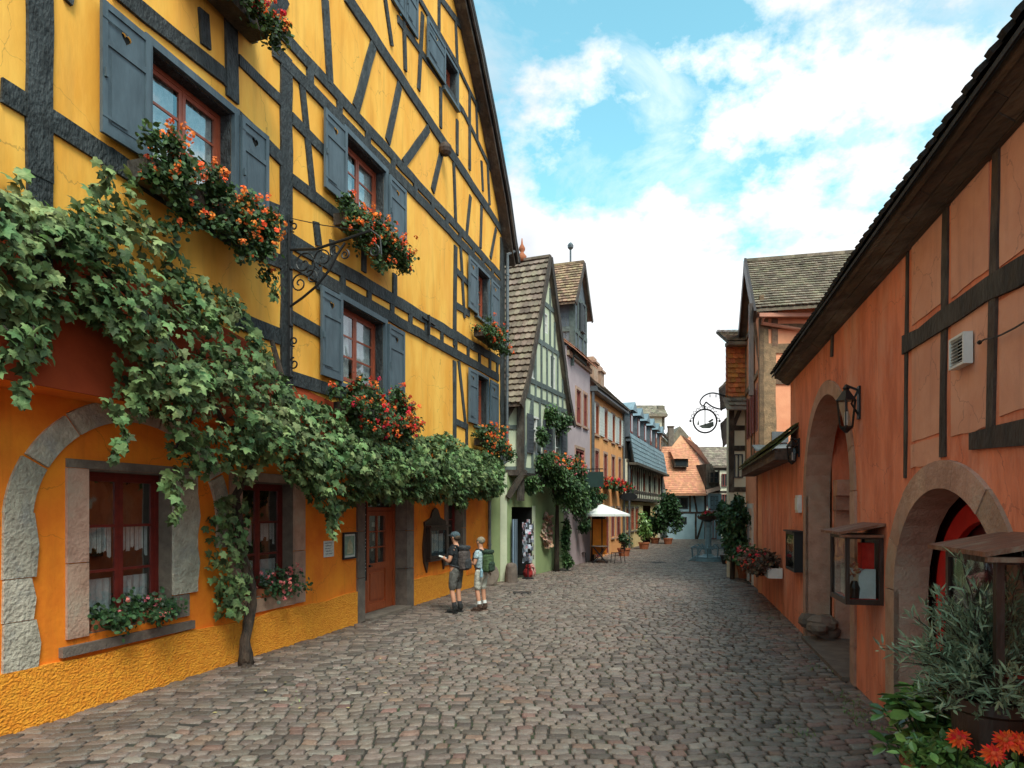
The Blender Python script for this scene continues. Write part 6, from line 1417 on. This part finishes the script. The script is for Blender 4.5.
    if cap: 
        m.ball(f(.02,0,1.69),.108*s,8,(1.05,.95,.85)); vs_=[]; m.add([f(.06,.09,1.70),f(.21,.06,1.685),f(.225,0,1.69),f(.21,-.06,1.685),f(.06,-.09,1.70),f(.06,0,1.73)],[(0,1,2,3,4,5)]); obj('cap',m,cap,t,smooth=True)
        m=MB(); m.ball(f(-.02,0,1.645),.095*s,7,(.9,.95,.8)); obj('hair',m,hair,t,smooth=True)
    else: m.ball(f(.0,0,1.69),.104*s,8,(1.0,.93,.9)); obj('hair',m,hair,t,smooth=True)
    # backpack: rounded sack with lid, pocket and straps
    bpk=thing('backpack',pack[1],'backpack',tuple(f(-.28,0,1.2)),None); m=MB(); 
    cx=f(-.215,0,1.18); 
    def sack(mm,cc,a,b,h,n=8):
        vs=[]; lv=[(-.5,.75),(-.42,.95),(0,1.0),(.3,.95),(.45,.75),(.5,.5)]
        for zf,k in lv:
            for j in range(16):
                an=2*math.pi*j/16; ca,sa=math.cos(an),math.sin(an); e=.55; px_=math.copysign(abs(ca)**e,ca)*a*k; py=math.copysign(abs(sa)**e,sa)*b*k
                vs.append(cc+fw*px_*s+lf*py*s+Vector((0,0,zf*h*s)))
        fs=[(i*16+j,i*16+(j+1)%16,(i+1)*16+(j+1)%16,(i+1)*16+j) for i in range(len(lv)-1) for j in range(16)]; fs+=[tuple(range(15,-1,-1)),tuple((len(lv)-1)*16+j for j in range(16))]; mm.add(vs,fs)
    sack(m,cx,.10,.15,.48); obj('sack',m,pack[0],bpk,smooth=False)
    m=MB(); sack(m,f(-.32,0,1.08),.035,.11,.22); obj('pocket',m,pack[2],bpk)
    m=MB(); sack(m,f(-.215,0,1.43),.11,.15,.09); obj('lid',m,pack[2],bpk)
    m=MB()
    for sd in(1,-1): m.tube([f(-.18,sd*.09,1.38),f(-.10,sd*.11,1.47),f(.03,sd*.12,1.48),f(.13,sd*.12,1.38),f(.155,sd*.12,1.22),f(.05,sd*.17,1.05),f(-.17,sd*.13,1.0)],.018*s,6)
    obj('strap',m,INK,bpk)
    return t
C_=lambda n,c:M(n,c,tuple(x*.6 for x in c),nscale=14,bump=.9,bscale=14,bdist=.05,rough=.9)
XA=(456-CX)/F*15.35
person('hiker in black shirt, slate cap and grey shorts reading the menu',XA,15.35,1.79,math.radians(152),C_('black cotton',(.012,.014,.018)),C_('grey shorts cotton',(.14,.13,.12)),1,(C_('brown grey pack fabric',(.10,.075,.07)),'dark brown backpack on the hiker with the slate cap',C_('dark grey pack fabric',(.045,.045,.05))),C_('slate blue cap',(.07,.10,.12)),C_('brown hair',(.08,.05,.03)),C_('black leather boot',(.015,.014,.014)))
XB=(481-CX)/F*15.65
person('hiker in pale blue shirt and cream shorts beside the capped one',XB,15.65,1.66,math.radians(146),C_('pale blue checked cotton',(.42,.52,.56)),C_('cream shorts cotton',(.62,.58,.50)),1,(C_('green pack fabric',(.07,.12,.045)),'green backpack on the hiker in cream shorts',C_('dark green pack fabric',(.025,.05,.03))),None,C_('short fair hair',(.30,.24,.17)),C_('brown leather boot',(.09,.045,.03)))
# folded map held by the first hiker, water bottle hanging from the second
m=MB(); c=Vector((XA,15.35,0))+Vector((-.27,.14,1.20)); m.add([c+Vector((-.12,-.14,.06)),c+Vector((.06,-.14,0)),c+Vector((.06,0,.02)),c+Vector((-.12,0,.08)),c+Vector((.06,.14,0)),c+Vector((-.12,.14,.06))],[(0,1,2,3),(3,2,4,5)],.5); tag(obj('folded_map',m,PAP,loc=tuple(c)),'folded paper map in the hands of the capped hiker','map')
m=MB(); m.lathe(Vector((XB,15.65,0))+Vector((.02,-.22,.78)),[(.033,0),(.035,.02),(.035,.15),(.014,.19),(.014,.22)],10); tag(obj('water_bottle',m,M('clear blue bottle plastic',(.25,.38,.46),bump=0,rough=.15),loc=(XB,15.4,.9)),'small pale blue water bottle hanging at the cream shorts','bottle')
# ================================================================== sky, light, camera
sun_el,sun_az=math.radians(54),math.radians(160)   # azimuth clockwise from +Y
w=bpy.data.worlds.new('World'); scene.world=w; w.use_nodes=True; nt=w.node_tree; N=nt.nodes; L=nt.links
bg=N['Background']; bg.inputs['Strength'].default_value=.1
sk=N.new('ShaderNodeTexSky'); sk.sky_type='NISHITA'; sk.sun_disc=False; sk.sun_elevation=sun_el; sk.sun_rotation=sun_az; sk.air_density=1.0; sk.dust_density=1.2; sk.ozone_density=1.0
tint=N.new('ShaderNodeMix'); tint.data_type='RGBA'; tint.blend_type='MULTIPLY'; tint.inputs['Factor'].default_value=1; tint.inputs['B'].default_value=(1.65,2.55,1.9,1)
L.new(sk.outputs[0],tint.inputs['A'])
tc=N.new('ShaderNodeTexCoord')
def math_(op,a,b=None,c=None,clamp=False):
    n=N.new('ShaderNodeMath'); n.operation=op; n.use_clamp=clamp
    for i,v in enumerate((a,b,c)):
        if v is None: continue
        if isinstance(v,(int,float)): n.inputs[i].default_value=v
        else: L.new(v,n.inputs[i])
    return n.outputs[0]
sep=N.new('ShaderNodeSeparateXYZ'); L.new(tc.outputs['Generated'],sep.inputs[0])
def noise(sc,det,rough,stretch=(1,1,1),dist=0,off=(0,0,0)):
    mp=N.new('ShaderNodeMapping'); mp.inputs['Scale'].default_value=stretch; mp.inputs['Location'].default_value=off; L.new(tc.outputs['Generated'],mp.inputs[0])
    n=N.new('ShaderNodeTexNoise'); n.inputs['Scale'].default_value=sc; n.inputs['Detail'].default_value=det; n.inputs['Roughness'].default_value=rough; n.inputs['Distortion'].default_value=dist
    L.new(mp.outputs[0],n.inputs[0]); return n.outputs['Fac']
n1=noise(4.3,10,.6,(1,1,1.5),off=(.3,.1,.2)); n2=noise(5,9,.62,(1,1,1.3),dist=.6,off=(2,0,1))
# cumulus bank low in the sky, thin veils above; X steers it: clearer on the yellow house side
edge=math_('MULTIPLY_ADD',sep.outputs['X'],.12,.43)
d=math_('SUBTRACT',edge,sep.outputs['Z'])
bank=math_('ADD',math_('MULTIPLY',d,6),math_('MULTIPLY',math_('SUBTRACT',n1,.5),10.0)); bank=math_('ADD',bank,.3,clamp=True)
veil=math_('MULTIPLY',math_('SUBTRACT',n2,.48),4.0,clamp=True); veil=math_('MULTIPLY',veil,.7)
cl=math_('MAXIMUM',bank,veil)
shade=noise(2.2,6,.5,(1,1,1.5),off=(5,1,0))
cr=N.new('ShaderNodeValToRGB'); cr.color_ramp.elements[0].position=.44; cr.color_ramp.elements[1].position=.60; cr.color_ramp.elements[0].color=(.57,.60,.64,1); cr.color_ramp.elements[1].color=(1,1,1,1)
L.new(shade,cr.inputs[0])
vs_=N.new('ShaderNodeVectorMath'); vs_.operation='SCALE'; L.new(cr.outputs[0],vs_.inputs[0]); vs_.inputs['Scale'].default_value=CLOUD
mx=N.new('ShaderNodeMix'); mx.data_type='RGBA'; L.new(cl,mx.inputs['Factor']); L.new(tint.outputs['Result'],mx.inputs['A']); L.new(vs_.outputs[0],mx.inputs['B'])
L.new(mx.outputs['Result'],bg.inputs['Color'])
sl=bpy.data.lights.new('sun','SUN'); sl.energy=2.0; sl.angle=math.radians(22); sl.color=(1,.955,.88)
so=bpy.data.objects.new('sun',sl); COL.objects.link(so)
dv=Vector((math.sin(sun_az)*math.cos(sun_el),math.cos(sun_az)*math.cos(sun_el),math.sin(sun_el)))
so.rotation_euler=dv.to_track_quat('Z','Y').to_euler(); so.location=(0,0,30)
cam=bpy.data.cameras.new('camera'); co=bpy.data.objects.new('camera',cam); COL.objects.link(co); scene.camera=co
co.location=(0,0,H); co.rotation_euler=(math.radians(90),0,0); cam.sensor_width=36; cam.lens=36*F/1024; cam.shift_y=(VY-384)/1024; cam.clip_end=1000; cam.clip_start=.05
vs=scene.view_settings; vs.view_transform='Standard'; vs.look='None'; vs.exposure=EXPO; vs.gamma=1
scene.cycles.max_bounces=6; scene.cycles.diffuse_bounces=4; scene.cycles.transparent_max_bounces=12; scene.cycles.use_denoising=True
scene.cycles.caustics_reflective=False; scene.cycles.caustics_refractive=False
